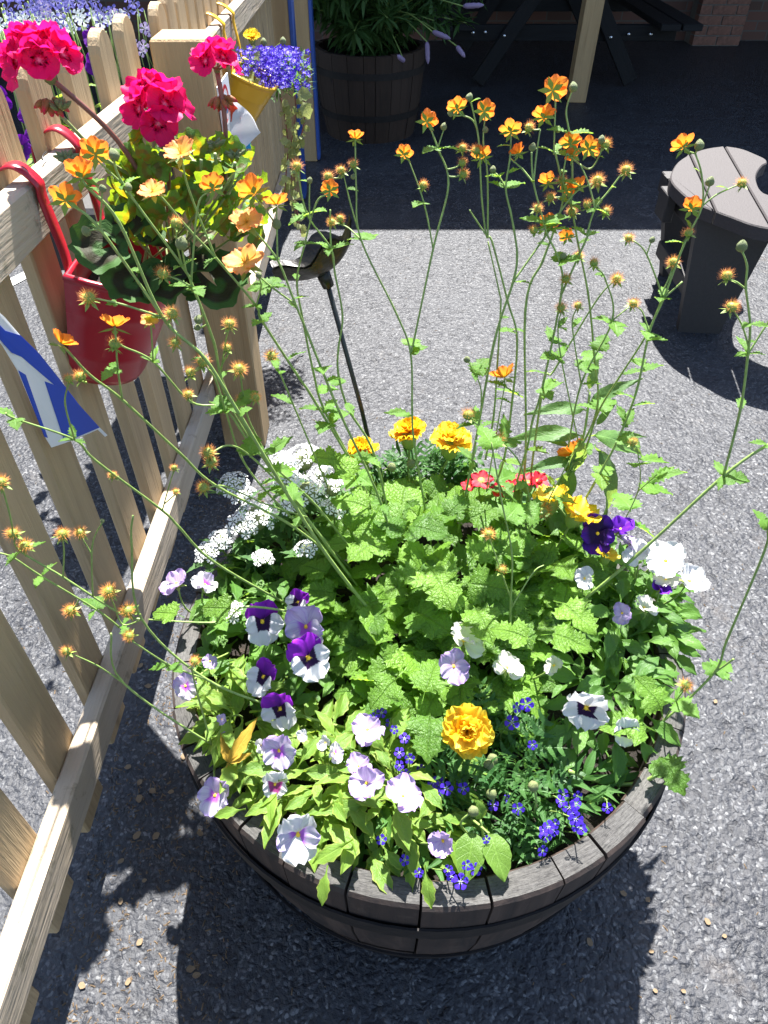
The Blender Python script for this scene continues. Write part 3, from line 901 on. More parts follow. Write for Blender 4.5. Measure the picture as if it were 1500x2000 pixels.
# ------------------------------------------------------------------ crescent seat
def seat():
    top = .46
    out = [(1310, 350), (1312, 335), (1325, 315), (1350, 300), (1380, 290), (1416, 286), (1450, 291), (1480, 303), (1496, 311)]
    inn = [(1498, 318), (1490, 322), (1480, 335), (1477, 348), (1482, 365), (1490, 375), (1500, 380)]
    fro = [(1500, 445), (1465, 437), (1433, 425), (1403, 414), (1368, 400), (1341, 384), (1318, 363)]
    P = [atZ(x, y, top) for x, y in out + inn]
    P += [Vector((1.33, 2.41, 0)), Vector((1.40, 2.355, 0)), Vector((1.49, 2.33, 0)), Vector((1.56, 2.30, 0)), Vector((1.56, 2.25, 0)), Vector((1.50, 2.185, 0)), Vector((1.40, 2.14, 0)), Vector((1.28, 2.14, 0))]
    P += [atZ(x, y, top) for x, y in fro]
    poly = [(p.x, p.y) for p in P][::-1]
    dense = smooth_path([Vector((x, y, 0)) for x, y in poly + poly[:1]], 3)[:-1]
    poly = [(p.x, p.y) for p in dense]
    t = thing('round_seat', 'low brown plastic seat with a rounded cut-out top on plank legs', 'seat', (1.27, 2.55, 0))
    # cut into boards along two parallel seams
    A = atZ(1416, 287, top); B = atZ(1500, 432, top)
    d = (B - A).normalized(); nn = Vector((d.y, -d.x, 0))
    if nn.x < 0: nn = -nn
    s1 = nn.dot(A)
    s2 = nn.dot(atZ(1398, 412, top))
    def clip(poly, lo, hi):
        def half(pl, k, sgn):
            res = []
            for i in range(len(pl)):
                a, b_ = pl[i], pl[(i + 1) % len(pl)]
                da = sgn * (nn.x * a[0] + nn.y * a[1] - k); db = sgn * (nn.x * b_[0] + nn.y * b_[1] - k)
                if da >= 0: res.append(a)
                if (da >= 0) != (db >= 0):
                    f = da / (da - db)
                    res.append((a[0] + (b_[0] - a[0]) * f, a[1] + (b_[1] - a[1]) * f))
            return res
        if lo is not None: poly = half(poly, lo, 1)
        if hi is not None: poly = half(poly, hi, -1)
        return poly
    ks = sorted([s1, s2])
    g = .0025
    for lo, hi in ((None, ks[0] - g), (ks[0] + g, ks[1] - g), (ks[1] + g, None)):
        pl = clip(poly, lo, hi)
        # drop near-duplicate points
        q = []
        for p in pl:
            if not q or (abs(p[0] - q[-1][0]) + abs(p[1] - q[-1][1])) > .004: q.append(p)
        if len(q) > 3:
            mb = MB(); mb.prism(q, top - .042, top, .004)
            part('board', mb, M['plastic'], t, False)
    def plank(name, a, b_, wa, wb, th, dirv, ov=0):
        """tapered plank from a (bottom centre) to b (top centre)"""
        dv = Vector(dirv).normalized(); tn = Vector((-dv.y, dv.x, 0)) * th / 2
        mb = MB()
        lay = []
        for c, wd in ((a, wa), (b_, wb)):
            lay.append([c - dv * wd / 2 - tn, c + dv * wd / 2 - tn, c + dv * wd / 2 + tn, c - dv * wd / 2 + tn])
        mb.grid(lay, closed=True)
        mb.f.append((3, 2, 1, 0)); mb.f.append((4, 5, 6, 7))
        return part(name, mb, M['plasticdark'], t, False)
    a0 = atZ(1322, 642, 0); a1 = atZ(1402, 648, 0)
    c = (a0 + a1) / 2
    plank('leg', c, Vector((1.17, 2.40, top - .044)), (a1 - a0).length, .26, .04, (1, -.10, 0))
    b0 = atZ(1300, 548, 0)
    plank('leg', b0 + Vector((.075, .06, 0)), Vector((1.155, 2.80, top - .044)), .16, .22, .04, (1, .05, 0))
    plank('leg', Vector((1.50, 2.30, 0)), Vector((1.46, 2.26, top - .044)), .14, .12, .04, (.5, .9, 0))
    mb = MB(); mb.box(1.05, 1.10, 2.40, 2.86, top - .115, top - .045, .003); part('bearer', mb, M['plasticdark'], t, False)
    mb = MB(); mb.box(1.0, 1.035, 2.60, 2.70, top - .14, top - .045, .003); part('bearer', mb, M['plasticdark'], t, False)
    mb = MB(); mb.box(1.10, 1.14, 2.44, 2.84, .10, .16, .003); part('stretcher', mb, M['plasticdark'], t, False)
seat()

# ------------------------------------------------------------------ plant builders
def bush(t, meshes, c, r, z0, h, n, smin, smax, name='leaf', flat=.5, clamp=True, stretch=1.0, over=-.045, hang=.0, g=rnd):
    """leaves on and in a low dome, each one an object under the plant"""
    for i in range(n):
        a = g.uniform(0, 2 * PI)
        q = math.sqrt(g.uniform(0, 1))
        rr = r * q
        p = Vector((c.x + rr * math.cos(a), c.y + rr * math.sin(a) * stretch, 0))
        if clamp:
            d = Vector((p.x - BC.x, p.y - BC.y))
            if d.length > BR + over:
                d = d.normalized() * (BR + over - g.uniform(0, .03)); p.x, p.y = BC.x + d.x, BC.y + d.y
        p.z = z0 + h * (1 - .75 * q * q) * g.uniform(.35, 1.0)
        b = a + g.uniform(-.9, .9)
        up = (1 - q) * 1.1 * g.uniform(.3, 1) - hang * q + g.uniform(-.15, .35)
        d = Vector((math.cos(b), math.sin(b), up * flat * 1.6))
        nrm = Vector((g.uniform(-.7, .7), g.uniform(-.7, .7), 1))
        put(name, g.choice(meshes), t, wp(t, aim(p - d.normalized() * .012, d, nrm, g.uniform(smin, smax))))

def stalk(t, a, b_, r=.0016, m=None, bend=.02, name='stalk'):
    a, b_ = Vector(a), Vector(b_)
    mid = (a + b_) / 2 + Vector((U(-bend, bend), U(-bend, bend), bend * .6))
    mb = MB(); mb.tube(smooth_path([a, mid, b_], 4), [r * 1.15] * 5 + [r] * 4, 5)
    return part(name, mb, m or M['stem'], t)

# ---- flowers
def blob_mesh(name, m, r=.5, sq=1.0, seg=8, rings=6, rough=0, seed=0):
    g = random.Random(seed)
    mb = MB()
    rows = []
    for i in range(rings + 1):
        a = PI * i / rings
        rows.append([(max(1e-4, r * math.sin(a)) * math.cos(2 * PI * k / seg) * (1 + g.uniform(-rough, rough)), max(1e-4, r * math.sin(a)) * math.sin(2 * PI * k / seg) * (1 + g.uniform(-rough, rough)), r * sq * math.cos(a)) for k in range(seg)])
    mb.grid(rows, closed=True)
    return mb.mesh(name, m)
def spiky(mb, n, r0, r1, wd, zmin=-.3, seed=0, jit=.2):
    """a cushion of thin spines on a small core; spines share a hub so that it stays one body"""
    g = random.Random(seed)
    hub = len(mb.v)
    mb.v.append((0, 0, 0)); mb.uv.append((.5, 0))
    for i in range(n):
        z = zmin + (1 - zmin) * (i + .5) / n
        a = i * 2.39996
        q = math.sqrt(max(0, 1 - z * z))
        d = Vector((q * math.cos(a), q * math.sin(a), z))
        L = r1 * g.uniform(1 - jit, 1 + jit)
        s = d.cross(Vector((0, 0, 1)) if abs(d.z) < .9 else Vector((1, 0, 0))).normalized() * wd
        d2 = (d + Vector((g.uniform(-.25, .25), g.uniform(-.25, .25), g.uniform(-.1, .25)))).normalized()
        o = len(mb.v)
        mb.v += [tuple(d * r0 - s), tuple(d * r0 + s), tuple(d2 * L)]
        mb.uv += [(.3, .3), (.7, .3), (.5, 1)]
        mb.f += [(hub, o, o + 1), (o, o + 2, o + 1)]
def star(mb, n, r, wd, z, back=-.2, off=0):
    """sepals round a hub"""
    hub = len(mb.v)
    mb.v.append((0, 0, z)); mb.uv.append((.5, 0))
    for i in range(n):
        a = off + 2 * PI * i / n
        c, s = math.cos(a), math.sin(a)
        o = len(mb.v)
        mb.v += [(c * r * .45 - s * wd, s * r * .45 + c * wd, z + back * .3), (c * r * .45 + s * wd, s * r * .45 - c * wd, z + back * .3), (c * r, s * r, z + back)]
        mb.uv += [(.3, .5), (.7, .5), (.5, 1)]
        mb.f += [(hub, o + 1, o), (o, o + 1, o + 2)]
GPET = [petal_mesh('geum_petal', M['geum'], .40, .66, 5, 3, .04, .20, s, .02) for s in range(4)]
GPET2 = [petal_mesh('geum_petal_pale', M['geum2'], .40, .66, 5, 3, .06, .12, s, .02) for s in range(3)]
def geum_centre(seed):
    mb = MB()
    spiky(mb, 40, .03, .24, .008, .15, seed)
    n1 = len(mb.f)
    star(mb, 5, .48, .10, -.07, -.10)
    k = len(mb.v)
    me = mb.mesh('flower_centre', [M['stamen'], M['sepal']])
    me.polygons.foreach_set('material_index', [0] * n1 + [1] * (len(mb.f) - n1))
    return me
GCEN = [geum_centre(s) for s in range(2)]
def seed_mesh(seed):
    mb = MB()
    spiky(mb, 150, .20, .5, .013, -.35, seed)
    n1 = len(mb.f)
    rows = []
    for i in range(6):
        a = PI * i / 5
        rows.append([(max(.001, .27 * math.sin(a)) * math.cos(2 * PI * k / 8), max(.001, .27 * math.sin(a)) * math.sin(2 * PI * k / 8), .24 * math.cos(a)) for k in range(8)])
    mb.grid(rows, closed=True)
    star(mb, 5, .48, .10, -.17, -.24, seed)
    me = mb.mesh('seed_head', [M['spine'], M['sepal']])
    me.polygons.foreach_set('material_index', [0] * n1 + [1] * (len(mb.f) - n1))
    return me
SEED = [seed_mesh(s) for s in range(4)]
def bud_mesh(seed):
    mb = MB()
    rows = []
    for z, r in ((-.5, .04), (-.46, .28), (-.2, .46), (.1, .44), (.35, .28), (.52, .10), (.56, .01)):
        rows.append([(r * math.cos(2 * PI * k / 10) * (1 + .10 * (k % 2)), r * math.sin(2 * PI * k / 10) * (1 + .10 * (k % 2)), z) for k in range(10)])
    mb.grid(rows, closed=True)
    return mb.mesh('bud', M['bud'])
BUD = [bud_mesh(s) for s in range(2)]

def open_flower(t, p, n, s, pets, centre, npet=6, tilt=.42, name='flower', spin=None, psize=.5):
    """a flower part with its petals as sub-parts"""
    m = frame(p, n, (0, 0, 1) if abs(Vector(n).normalized().z) < .95 else (0, 1, 0), s)
    fl = put(name, centre, t, wp(t, m))
    sp = U(0, 6) if spin is None else spin
    for i in range(npet):
        a = sp + 2 * PI * i / npet + U(-.06, .06)
        mm = Matrix.Rotation(a, 4, 'Z') @ Matrix.Translation((0, .02, .01 * (i % 2))) @ Matrix.Rotation(tilt + U(-.14, .14), 4, 'X') @ Matrix.Scale(psize * U(.92, 1.06), 4)
        put('petal', rnd.choice(pets), fl, mm)
    return fl

# ------------------------------------------------------------------ the orange geum
GB = atZ(840, 1160, SZ)
geum = thing('geum_plant', 'tall orange-flowered geum with wiry stems, spreading from the middle of the barrel', 'flower', GB)
SAMP = []   # (px, py, point) along every stem
def topx(p):
    d = depth(p)
    v = -p.y * sT - (p.z - H) * cT
    return 750 + F * p.x / d, 1000 + F * v / d
def near(px, py, tol=1e9):
    best, bd = None, tol
    for x, y, p in SAMP:
        d = (x - px) ** 2 + (y - py) ** 2
        if d < bd: best, bd = p, d
    return best
def stem(nodes, y1, y0=None, r0=.0024, r1=.0012, joined=False, leaves=True):
    """a stem along picture points, its distance from the camera running from y0 (foot) to y1 (tip)"""
    if joined:
        a = near(*nodes[0]); y0 = a.y
    elif y0 is None:
        y0 = min(.98, atZ(*nodes[0], SZ + .03).y)
    L = [0]
    for i in range(1, len(nodes)):
        L.append(L[-1] + math.hypot(nodes[i][0] - nodes[i - 1][0], nodes[i][1] - nodes[i - 1][1]))
    P = [atY(x, y, y0 + (y1 - y0) * l / L[-1]) for (x, y), l in zip(nodes, L)]
    if joined: P[0] = a
    sm = smooth_path(P, 6)
    n = len(sm)
    if not joined and False: pass
    for q in sm: SAMP.append((*topx(q), q))
    mb = MB()
    mb.tube(sm, [(r0 + (r1 - r0) * i / (n - 1)) * (.80 + .12 * math.exp(-(((i + 3) % 6) - 3) ** 2)) for i in range(n)], 6)
    part('flower_stem', mb, M['stem'], geum)
    if leaves:
        for k in range(1, len(nodes) - 1):
            if U(0, 1) < .38: bracts(P[k], rnd.choice((1, 2, 2, 3)), 44)
    return P
def bracts(p, n=2, px=40):
    s = size_at(p, px)
    a = U(0, 6)
    for i in range(n):
        b_ = a + i * (2.2 + U(-.5, .5))
        d = Vector((math.cos(b_), math.sin(b_), U(.1, .7)))
        put('stem_leaf', rnd.choice(BRACT), geum, wp(geum, aim(p, d, (U(-.3, .3), U(-.3, .3), 1), s * U(.6, 1.15))))
# upright stems, right half
S = stem
S([(880, 1115), (922, 900), (964, 674), (1002, 551), (1010, 500), (1004, 450), (997, 413), (988, 367), (996, 310), (998, 268)], .92)
S([(988, 367), (975, 345), (964, 336)], .92, joined=True, r0=.0014, r1=.001)
S([(1002, 551), (1073, 450), (1090, 420), (1125, 375), (1160, 358)], .95, joined=True, r0=.0018)
S([(938, 1080), (954, 986), (984, 898), (1000, 786), (1010, 663), (992, 590), (961, 472), (950, 460), (941, 387), (932, 253), (903, 225)], .95)
S([(932, 253), (920, 200), (917, 193)], .95, joined=True, r0=.0014, r1=.001)
S([(954, 466), (952, 343), (944, 277), (947, 233)], .95, joined=True, r0=.0016, r1=.001)
S([(948, 898), (964, 814), (972, 702), (978, 596), (975, 570), (953, 472)], .93, y0=.86, r0=.0020)
S([(950, 457), (930, 430), (917, 410)], .93, joined=True, r0=.0014, r1=.0012, leaves=False)
S([(960, 1090), (1023, 898), (1040, 822), (1059, 758), (1096, 576), (1093, 512), (1070, 461), (1063, 437), (1042, 357), (1038, 297)], .90)
S([(1042, 357), (1020, 330), (997, 310)], .92, joined=True, r0=.0014, r1=.001)
S([(1042, 357), (1048, 300), (1055, 253)], .92, joined=True, r0=.0015, r1=.001)
S([(1096, 572), (1150, 456), (1146, 460), (1162, 408), (1190, 372), (1215, 338)], .92, joined=True, r0=.0018)
S([(1162, 406), (1150, 360), (1133, 320)], .93, joined=True, r0=.0014, r1=.001)
S([(1040, 1050), (1120, 900), (1166, 800), (1160, 688), (1149, 576), (1129, 475), (1115, 400), (1100, 353), (1107, 300)], .95)
S([(1000, 1080), (1026, 900), (1026, 607), (1060, 510), (1082, 450), (1100, 383), (1085, 300), (1082, 297), (1085, 200)], .97)
S([(1112, 400), (1118, 330), (1112, 260), (1106, 217), (1117, 178)], .97, joined=True, r0=.0016, r1=.0011)
S([(1107, 300), (1150, 330), (1172, 300), (1175, 280)], .95, joined=True, r0=.0014, r1=.001)
S([(1020, 1060), (1059, 764), (1082, 724), (1163, 590), (1200, 548)], .90)
S([(1110, 873), (1135, 750), (1196, 626), (1182, 545), (1166, 525)], .88, y0=.86, r0=.0018)
S([(1196, 626), (1228, 600)], .88, joined=True, r0=.0013, r1=.001, leaves=False)
S([(1135, 747), (1118, 640), (1124, 607)], .88, joined=True, r0=.0014, r1=.001)
S([(1129, 860), (1096, 700), (1090, 640), (1096, 610)], .88, y0=.86, r0=.0014, r1=.001)
S([(1060, 1130), (1084, 1077), (1171, 926), (1210, 852), (1244, 761), (1268, 650), (1296, 583), (1337, 475), (1371, 403), (1370, 340), (1358, 300)], .86)
S([(1080, 1000), (1140, 884), (1168, 806), (1205, 744), (1261, 657), (1290, 590)], .84)
S([(1371, 403), (1387, 360)], .86, joined=True, r0=.0013, r1=.001, leaves=False)
S([(1371, 403), (1400, 380), (1440, 362)], .86, joined=True, r0=.0013, r1=.001, leaves=False)
S([(1296, 583), (1263, 497), (1240, 472)], .85, joined=True, r0=.0015, r1=.001)
S([(1263, 497), (1272, 472)], .85, joined=True, r0=.0011, r1=.0009, leaves=False)
S([(1300, 575), (1308, 540), (1314, 520)], .85, joined=True, r0=.0015, r1=.0012, leaves=False)
S([(1296, 583), (1333, 550)], .84, joined=True, r0=.0014, r1=.0013, leaves=False)
S([(1268, 650), (1255, 610), (1242, 598)], .85, joined=True, r0=.0013, r1=.001)
# long stems to the right edge
S([(1000, 1262), (1080, 1216), (1223, 1103), (1413, 930), (1500, 869), (1530, 855)], .70, r0=.0030, r1=.002)
S([(1413, 928), (1446, 800), (1461, 691), (1465, 632), (1457, 565), (1459, 520), (1449, 490)], .72, joined=True, r0=.0020)
S([(1457, 565), (1440, 552), (1425, 545)], .72, joined=True, r0=.0013, r1=.001, leaves=False)
S([(1461, 680), (1450, 637), (1434, 608)], .72, joined=True, r0=.0014, r1=.001)
S([(1463, 686), (1500, 630), (1520, 600)], .72, joined=True, r0=.0014, r1=.001)
S([(1240, 1440), (1298, 1406), (1394, 1315), (1420, 1250), (1491, 1082), (1500, 1034), (1508, 960)], .55, r0=.0022)
S([(1394, 1315), (1415, 1300), (1433, 1287)], .52, joined=True, r0=.0017, r1=.0016, leaves=False)
S([(1298, 1406), (1320, 1370), (1338, 1345)], .5, joined=True, r0=.0014, r1=.001)
# centre front
S([(1010, 1330), (1000, 1285), (997, 1190), (1000, 1085), (980, 980), (960, 865)], .68, r0=.0022)
S([(998, 1080), (1030, 1040), (1045, 1012), (1058, 1002)], .68, joined=True, r0=.0022, r1=.0018)
S([(997, 1190), (1040, 1120), (1062, 1104)], .66, joined=True, r0=.0014, r1=.001)
S([(997, 1180), (970, 1090), (955, 1050)], .66, joined=True, r0=.0014, r1=.001)
S([(992, 1160), (980, 1122)], .66, joined=True, r0=.0013, r1=.001, leaves=False)
S([(1040, 1000), (1036, 982), (1010, 895), (928, 826), (916, 814)], .76, y0=.74, r0=.0015, r1=.001)
S([(1060, 1000), (1084, 952), (1112, 900)], .80, y0=.78, r0=.0014, r1=.001)
S([(950, 960), (970, 842), (986, 752)], .86, y0=.84, r0=.0014, r1=.001)
S([(935, 850), (940, 766), (925, 725), (914, 706)], .86, y0=.84, r0=.0014, r1=.001)
S([(1150, 1090), (1192, 1060), (1246, 960), (1246, 887), (1238, 868)], .74, r0=.0013, r1=.0009)
S([(1246, 960), (1283, 927)], .74, joined=True, r0=.001, r1=.0008, leaves=False)
# centre and left, upright
S([(850, 1110), (836, 1028), (809, 865), (805, 800), (802, 690), (774, 612), (705, 468), (696, 372), (694, 285)], .93)
S([(705, 468), (685, 400), (672, 345)], .93, joined=True, r0=.0014, r1=.001)
S([(803, 690), (807, 672), (846, 486), (876, 360), (855, 290), (843, 256)], .95, joined=True, r0=.0018)
S([(857, 290), (866, 255)], .95, joined=True, r0=.0011, r1=.0009, leaves=False)
S([(846, 486), (828, 396), (798, 312)], .95, joined=True, r0=.0015, r1=.001)
S([(780, 1120), (735, 900), (681, 800), (661, 731), (661, 680), (669, 617), (654, 533), (646, 485), (600, 419), (582, 340)], .88)
S([(654, 533), (646, 470), (645, 409)], .88, joined=True, r0=.0013, r1=.0012, leaves=False)
S([(705, 470), (680, 445), (660, 436)], .93, joined=True, r0=.0013, r1=.001, leaves=False)
S([(760, 1090), (700, 930), (633, 800), (613, 731), (590, 617), (580, 548), (595, 477), (618, 396), (640, 380)], .85)
S([(600, 440), (604, 400), (605, 357)], .86, joined=True, r0=.0013, r1=.001, leaves=False)
S([(790, 1150), (745, 985), (661, 800), (600, 650), (573, 584), (542, 508), (494, 447), (484, 440)], .80)
S([(573, 599), (530, 560), (490, 525)], .79, joined=True, r0=.0015, r1=.001)
S([(542, 505), (541, 450), (540, 408)], .81, joined=True, r0=.0015, r1=.001)
S([(542, 440), (515, 405), (495, 385)], .81, joined=True, r0=.0014, r1=.001, leaves=False)
S([(760, 1060), (700, 930), (613, 781), (583, 736), (512, 627), (500, 597), (421, 503), (368, 447), (318, 388), (302, 378)], .72)
S([(421, 496), (371, 377), (357, 321), (354, 306)], .74, joined=True, r0=.0014, r1=.001)
S([(500, 597), (510, 560), (505, 540)], .74, joined=True, r0=.0012, r1=.001, leaves=False)
S([(790, 1275), (661, 1115), (570, 979), (467, 808), (400, 700), (318, 620), (233, 435), (170, 365), (162, 350)], .64, r0=.0030)
S([(318, 620), (195, 447), (139, 400), (130, 393)], .63, joined=True, r0=.0018)
S([(195, 447), (198, 400), (200, 372)], .63, joined=True, r0=.0011, r1=.0009, leaves=False)
S([(195, 447), (172, 450)], .63, joined=True, r0=.0011, r1=.0009, leaves=False)
S([(312, 618), (240, 595), (186, 583)], .62, joined=True, r0=.0016, r1=.0011, leaves=False)
S([(740, 1200), (650, 1080), (520, 900), (440, 760), (418, 670), (377, 561), (356, 520), (242, 362), (222, 305)], .68, r0=.0026)
S([(242, 362), (189, 312)], .68, joined=True, r0=.0013, r1=.001, leaves=False)
S([(377, 555), (386, 406), (406, 376)], .70, joined=True, r0=.0014, r1=.001)
S([(377, 561), (345, 545), (324, 538)], .68, joined=True, r0=.0013, r1=.001, leaves=False)
S([(365, 535), (358, 500), (355, 482)], .68, joined=True, r0=.0012, r1=.001, leaves=False)
S([(356, 522), (346, 480), (344, 445)], .68, joined=True, r0=.0012, r1=.001, leaves=False)
S([(720, 1120), (620, 990), (500, 880), (440, 800), (373, 785), (299, 706), (239, 676), (228, 661)], .64, y0=.76, r0=.0020)
S([(299, 706), (295, 635)], .64, joined=True, r0=.0012, r1=.001, leaves=False)
S([(640, 1080), (560, 1020), (422, 949), (351, 885), (239, 781), (175, 732), (131, 684), (122, 678)], .58, y0=.72, r0=.0024)
S([(239, 777), (230, 720), (226, 655)], .58, joined=True, r0=.0014, r1=.001)
S([(620, 1060), (520, 960), (470, 890), (440, 800), (420, 740), (400, 712)], .66, y0=.74, r0=.0018)
S([(560, 960), (500, 850), (480, 800), (470, 735)], .70, y0=.76, r0=.0016)
S([(640, 950), (560, 760), (535, 700)], .78, y0=.80, r0=.0016)
S([(600, 1000), (500, 900), (450, 870), (412, 886)], .62, y0=.72, r0=.0016)
S([(700, 1130), (590, 1000), (470, 830), (430, 740), (446, 690)], .70, y0=.76, r0=.0018)
S([(430, 735), (440, 670), (448, 640)], .70, joined=True, r0=.0013, r1=.001, leaves=False)
S([(480, 790), (495, 782)], .70, joined=True, r0=.0012, r1=.001, leaves=False)
S([(600, 1010), (520, 985), (440, 950), (400, 955)], .60, y0=.70, r0=.0014)
# low stems sweeping out to the left
S([(760, 1440), (672, 1421), (543, 1383), (402, 1326), (277, 1210), (257, 1063), (260, 1007)], .53, r0=.0026)
S([(400, 1325), (333, 1300), (258, 1252)], .50, joined=True, r0=.0018, r1=.0012)
S([(277, 1208), (233, 1197), (123, 1127), (40, 1077), (27, 1052)], .52, joined=True, r0=.0018, r1=.0011)
S([(233, 1225), (187, 1190), (80, 1125), (27, 1090), (0, 1080)], .52, y0=.54, r0=.0017, r1=.0012)
S([(277, 1212), (240, 1220), (222, 1180), (214, 1160)], .53, joined=True, r0=.0013, r1=.001)
S([(123, 1125), (125, 1080), (122, 1050)], .52, joined=True, r0=.0012, r1=.001)
S([(168, 1163), (180, 1067), (200, 1020)], .53, joined=True, r0=.0012, r1=.001)
S([(172, 1075), (160, 1050)], .53, joined=True, r0=.001, r1=.0009, leaves=False)
S([(500, 1490), (413, 1453), (240, 1333), (217, 1237)], .48, r0=.0020)
S([(240, 1333), (190, 1300), (137, 1276)], .47, joined=True, r0=.0013, r1=.001)
S([(413, 1447), (387, 1360), (375, 1307), (380, 1296)], .46, joined=True, r0=.0015, r1=.001, leaves=False)
S([(560, 1180), (417, 1097), (350, 1030), (317, 997), (187, 900), (146, 859), (30, 818), (11, 807)], .56, y0=.66, r0=.0022)
S([(146, 859), (127, 788), (136, 745)], .56, joined=True, r0=.0012, r1=.001)
S([(322, 998), (330, 950), (340, 918)], .60, joined=True, r0=.0010, r1=.0009, leaves=False)
S([(326, 990), (343, 965)], .60, joined=True, r0=.0009, r1=.0008, leaves=False)
S([(600, 1200), (480, 1185), (430, 1215), (290, 1210)], .58, y0=.62, r0=.0020)

S([(1110, 1506), (1180, 1528), (1240, 1531), (1284, 1514)], .44, y0=.45, r0=.0038, r1=.0030, leaves=False)
HEADS = dict(
 u=[(834,237,42),(893,212,40),(946,217,42),(998,256,44),(942,307,44),(1013,300,36),(1080,176,54),(1062,228,46),(1115,280,42),(1150,290,44),(1120,303,34),(1070,357,38),(1107,372,36),(1130,364,36),(1073,440,44),(1107,463,32),(1335,286,46),(1351,407,44),(694,271,36),(789,301,36),(645,372,40),(540,399,50),(160,344,66),(186,300,60),(127,390,60),(416,366,50),(224,638,62),(119,671,60),(986,737,54),(1118,886,58),(495,376,62)],
 f=[(353,300,62),(298,374,52),(482,434,66),(477,513,74),(293,626,36)],
 s=[(690,321,24),(666,333,26),(641,345,28),(827,362,26),(903,290,26),(930,294,28),(903,318,26),(905,340,28),(1167,353,34),(1223,332,32),(1033,250,30),(1183,282,30),(1050,407,26),(1043,450,28),(1117,413,28),(1147,400,28),(1183,413,28),(1160,514,28),(1205,545,30),(1237,593,28),(1129,597,24),(1096,601,28),(914,811,36),(970,858,38),(1237,864,24),(1228,465,26),(1449,358,30),(1345,455,28),(1315,512,30),(1420,539,34),(1429,600,36),(1340,1338,32),(1060,997,38),(1067,1097,30),(954,1043,30),(980,1114,26),(1130,500,26),(1105,545,28),(580,325,30),(664,427,24),(648,434,24),(174,582,42),(318,535,38),(344,436,36),(224,672,38),(342,669,32),(336,613,38),(448,633,34),(396,707,38),(444,680,28),(467,721,38),(470,781,28),(500,777,26),(530,695,32),(407,884,36),(411,903,34),(397,952,34),(340,914,20),(343,960,18),(25,1042,34),(48,1066,34),(122,1043,34),(157,1040,30),(213,1155,38),(250,1193,38),(138,1192,34),(252,1242,28),(130,1272,28),(380,1292,28),(157,736,36),(134,740,26),(220,928,22),(2,942,36),(1075,385,26),(1098,352,26),(372,728,34),(368,770,26)],
 b=[(867,247,18),(917,190,20),(963,331,18),(1040,287,20),(1120,170,24),(1175,273,22),(1090,253,16),(1366,283,26),(1387,354,24),(1274,468,16),(605,352,16),(690,345,14),(540,437,26),(222,302,30),(200,368,20),(168,451,26),(912,702,18),(200,1017,12),(505,537,18),(388,624,24),(1449,480,30),(355,475,34),(250,365,22),(385,640,18),(1100,500,18),(880,222,16),(948,253,16)])
for kind in 'ufsb':
    for (px, py, wd) in HEADS[kind]:
        a = near(px, py)
        p = atY(px, py, a.y)
        s = size_at(p, wd)
        if kind in 'us': n = Vector((U(-.5, .5), U(.6, 1.1), U(.1, .8)))
        elif kind == 'f': n = Vector((U(-.2, .2), U(-.45, -.1), 1))
        else: n = (p - a) if (p - a).length > .01 else Vector((U(-.3, .3), U(-.3, .3), 1))
        if kind == 's': n = Vector((p.x - a.x, .3 * U(-1, 1), .6)).normalized() * .7 + Vector((U(-.5, .5), U(-.6, .6), .3))
        if (p - a).length > s * .18:
            mb = MB(); mb.tube(smooth_path([a, (a + p) / 2 + Vector((0, 0, -.1 * (p - a).length)), p], 3), .0010, 5)
            part('pedicel', mb, M['stem'], geum)
        if kind == 'u': open_flower(geum, p, n, s * 1.10, GPET, rnd.choice(GCEN), rnd.choice((5, 6, 6)), U(.25, .6))
        elif kind == 'f': open_flower(geum, p, n, s * 1.10, GPET2, rnd.choice(GCEN), rnd.choice((6, 7)), U(.12, .3))
        elif kind == 's':
            put('seed_head', rnd.choice(SEED), geum, wp(geum, frame(p, n, (0, 1, .2), s * 1.1)))
        else:
            put('bud', rnd.choice(BUD), geum, wp(geum, frame(p, n, (0, 1, .2), s * .74)))
# small cut leaves on the lower stems
gx = random.Random(77)
low = [q for q in SAMP if 640 < q[1] < 1020 and 470 < q[0] < 1320]
for k in range(72):
    x, y, p = gx.choice(low)
    a = gx.uniform(0, 2 * PI)
    put('stem_leaf', gx.choice(BRACT), geum, wp(geum, aim(p, (math.cos(a), math.sin(a) * .7, gx.uniform(.0, .8)), (gx.uniform(-.4, .4), gx.uniform(-.4, .4), 1), size_at(p, gx.uniform(26, 46) + (y - 640) * .07))))
hi = [q for q in SAMP if q[1] < 700]
for k in range(34):
    x, y, p = gx.choice(hi)
    a = gx.uniform(0, 2 * PI)
    put('stem_leaf', gx.choice(BRACT), geum, wp(geum, aim(p, (math.cos(a), math.sin(a) * .7, gx.uniform(.2, .9)), (gx.uniform(-.4, .4), gx.uniform(-.4, .4), 1), size_at(p, gx.uniform(14, 26)))))
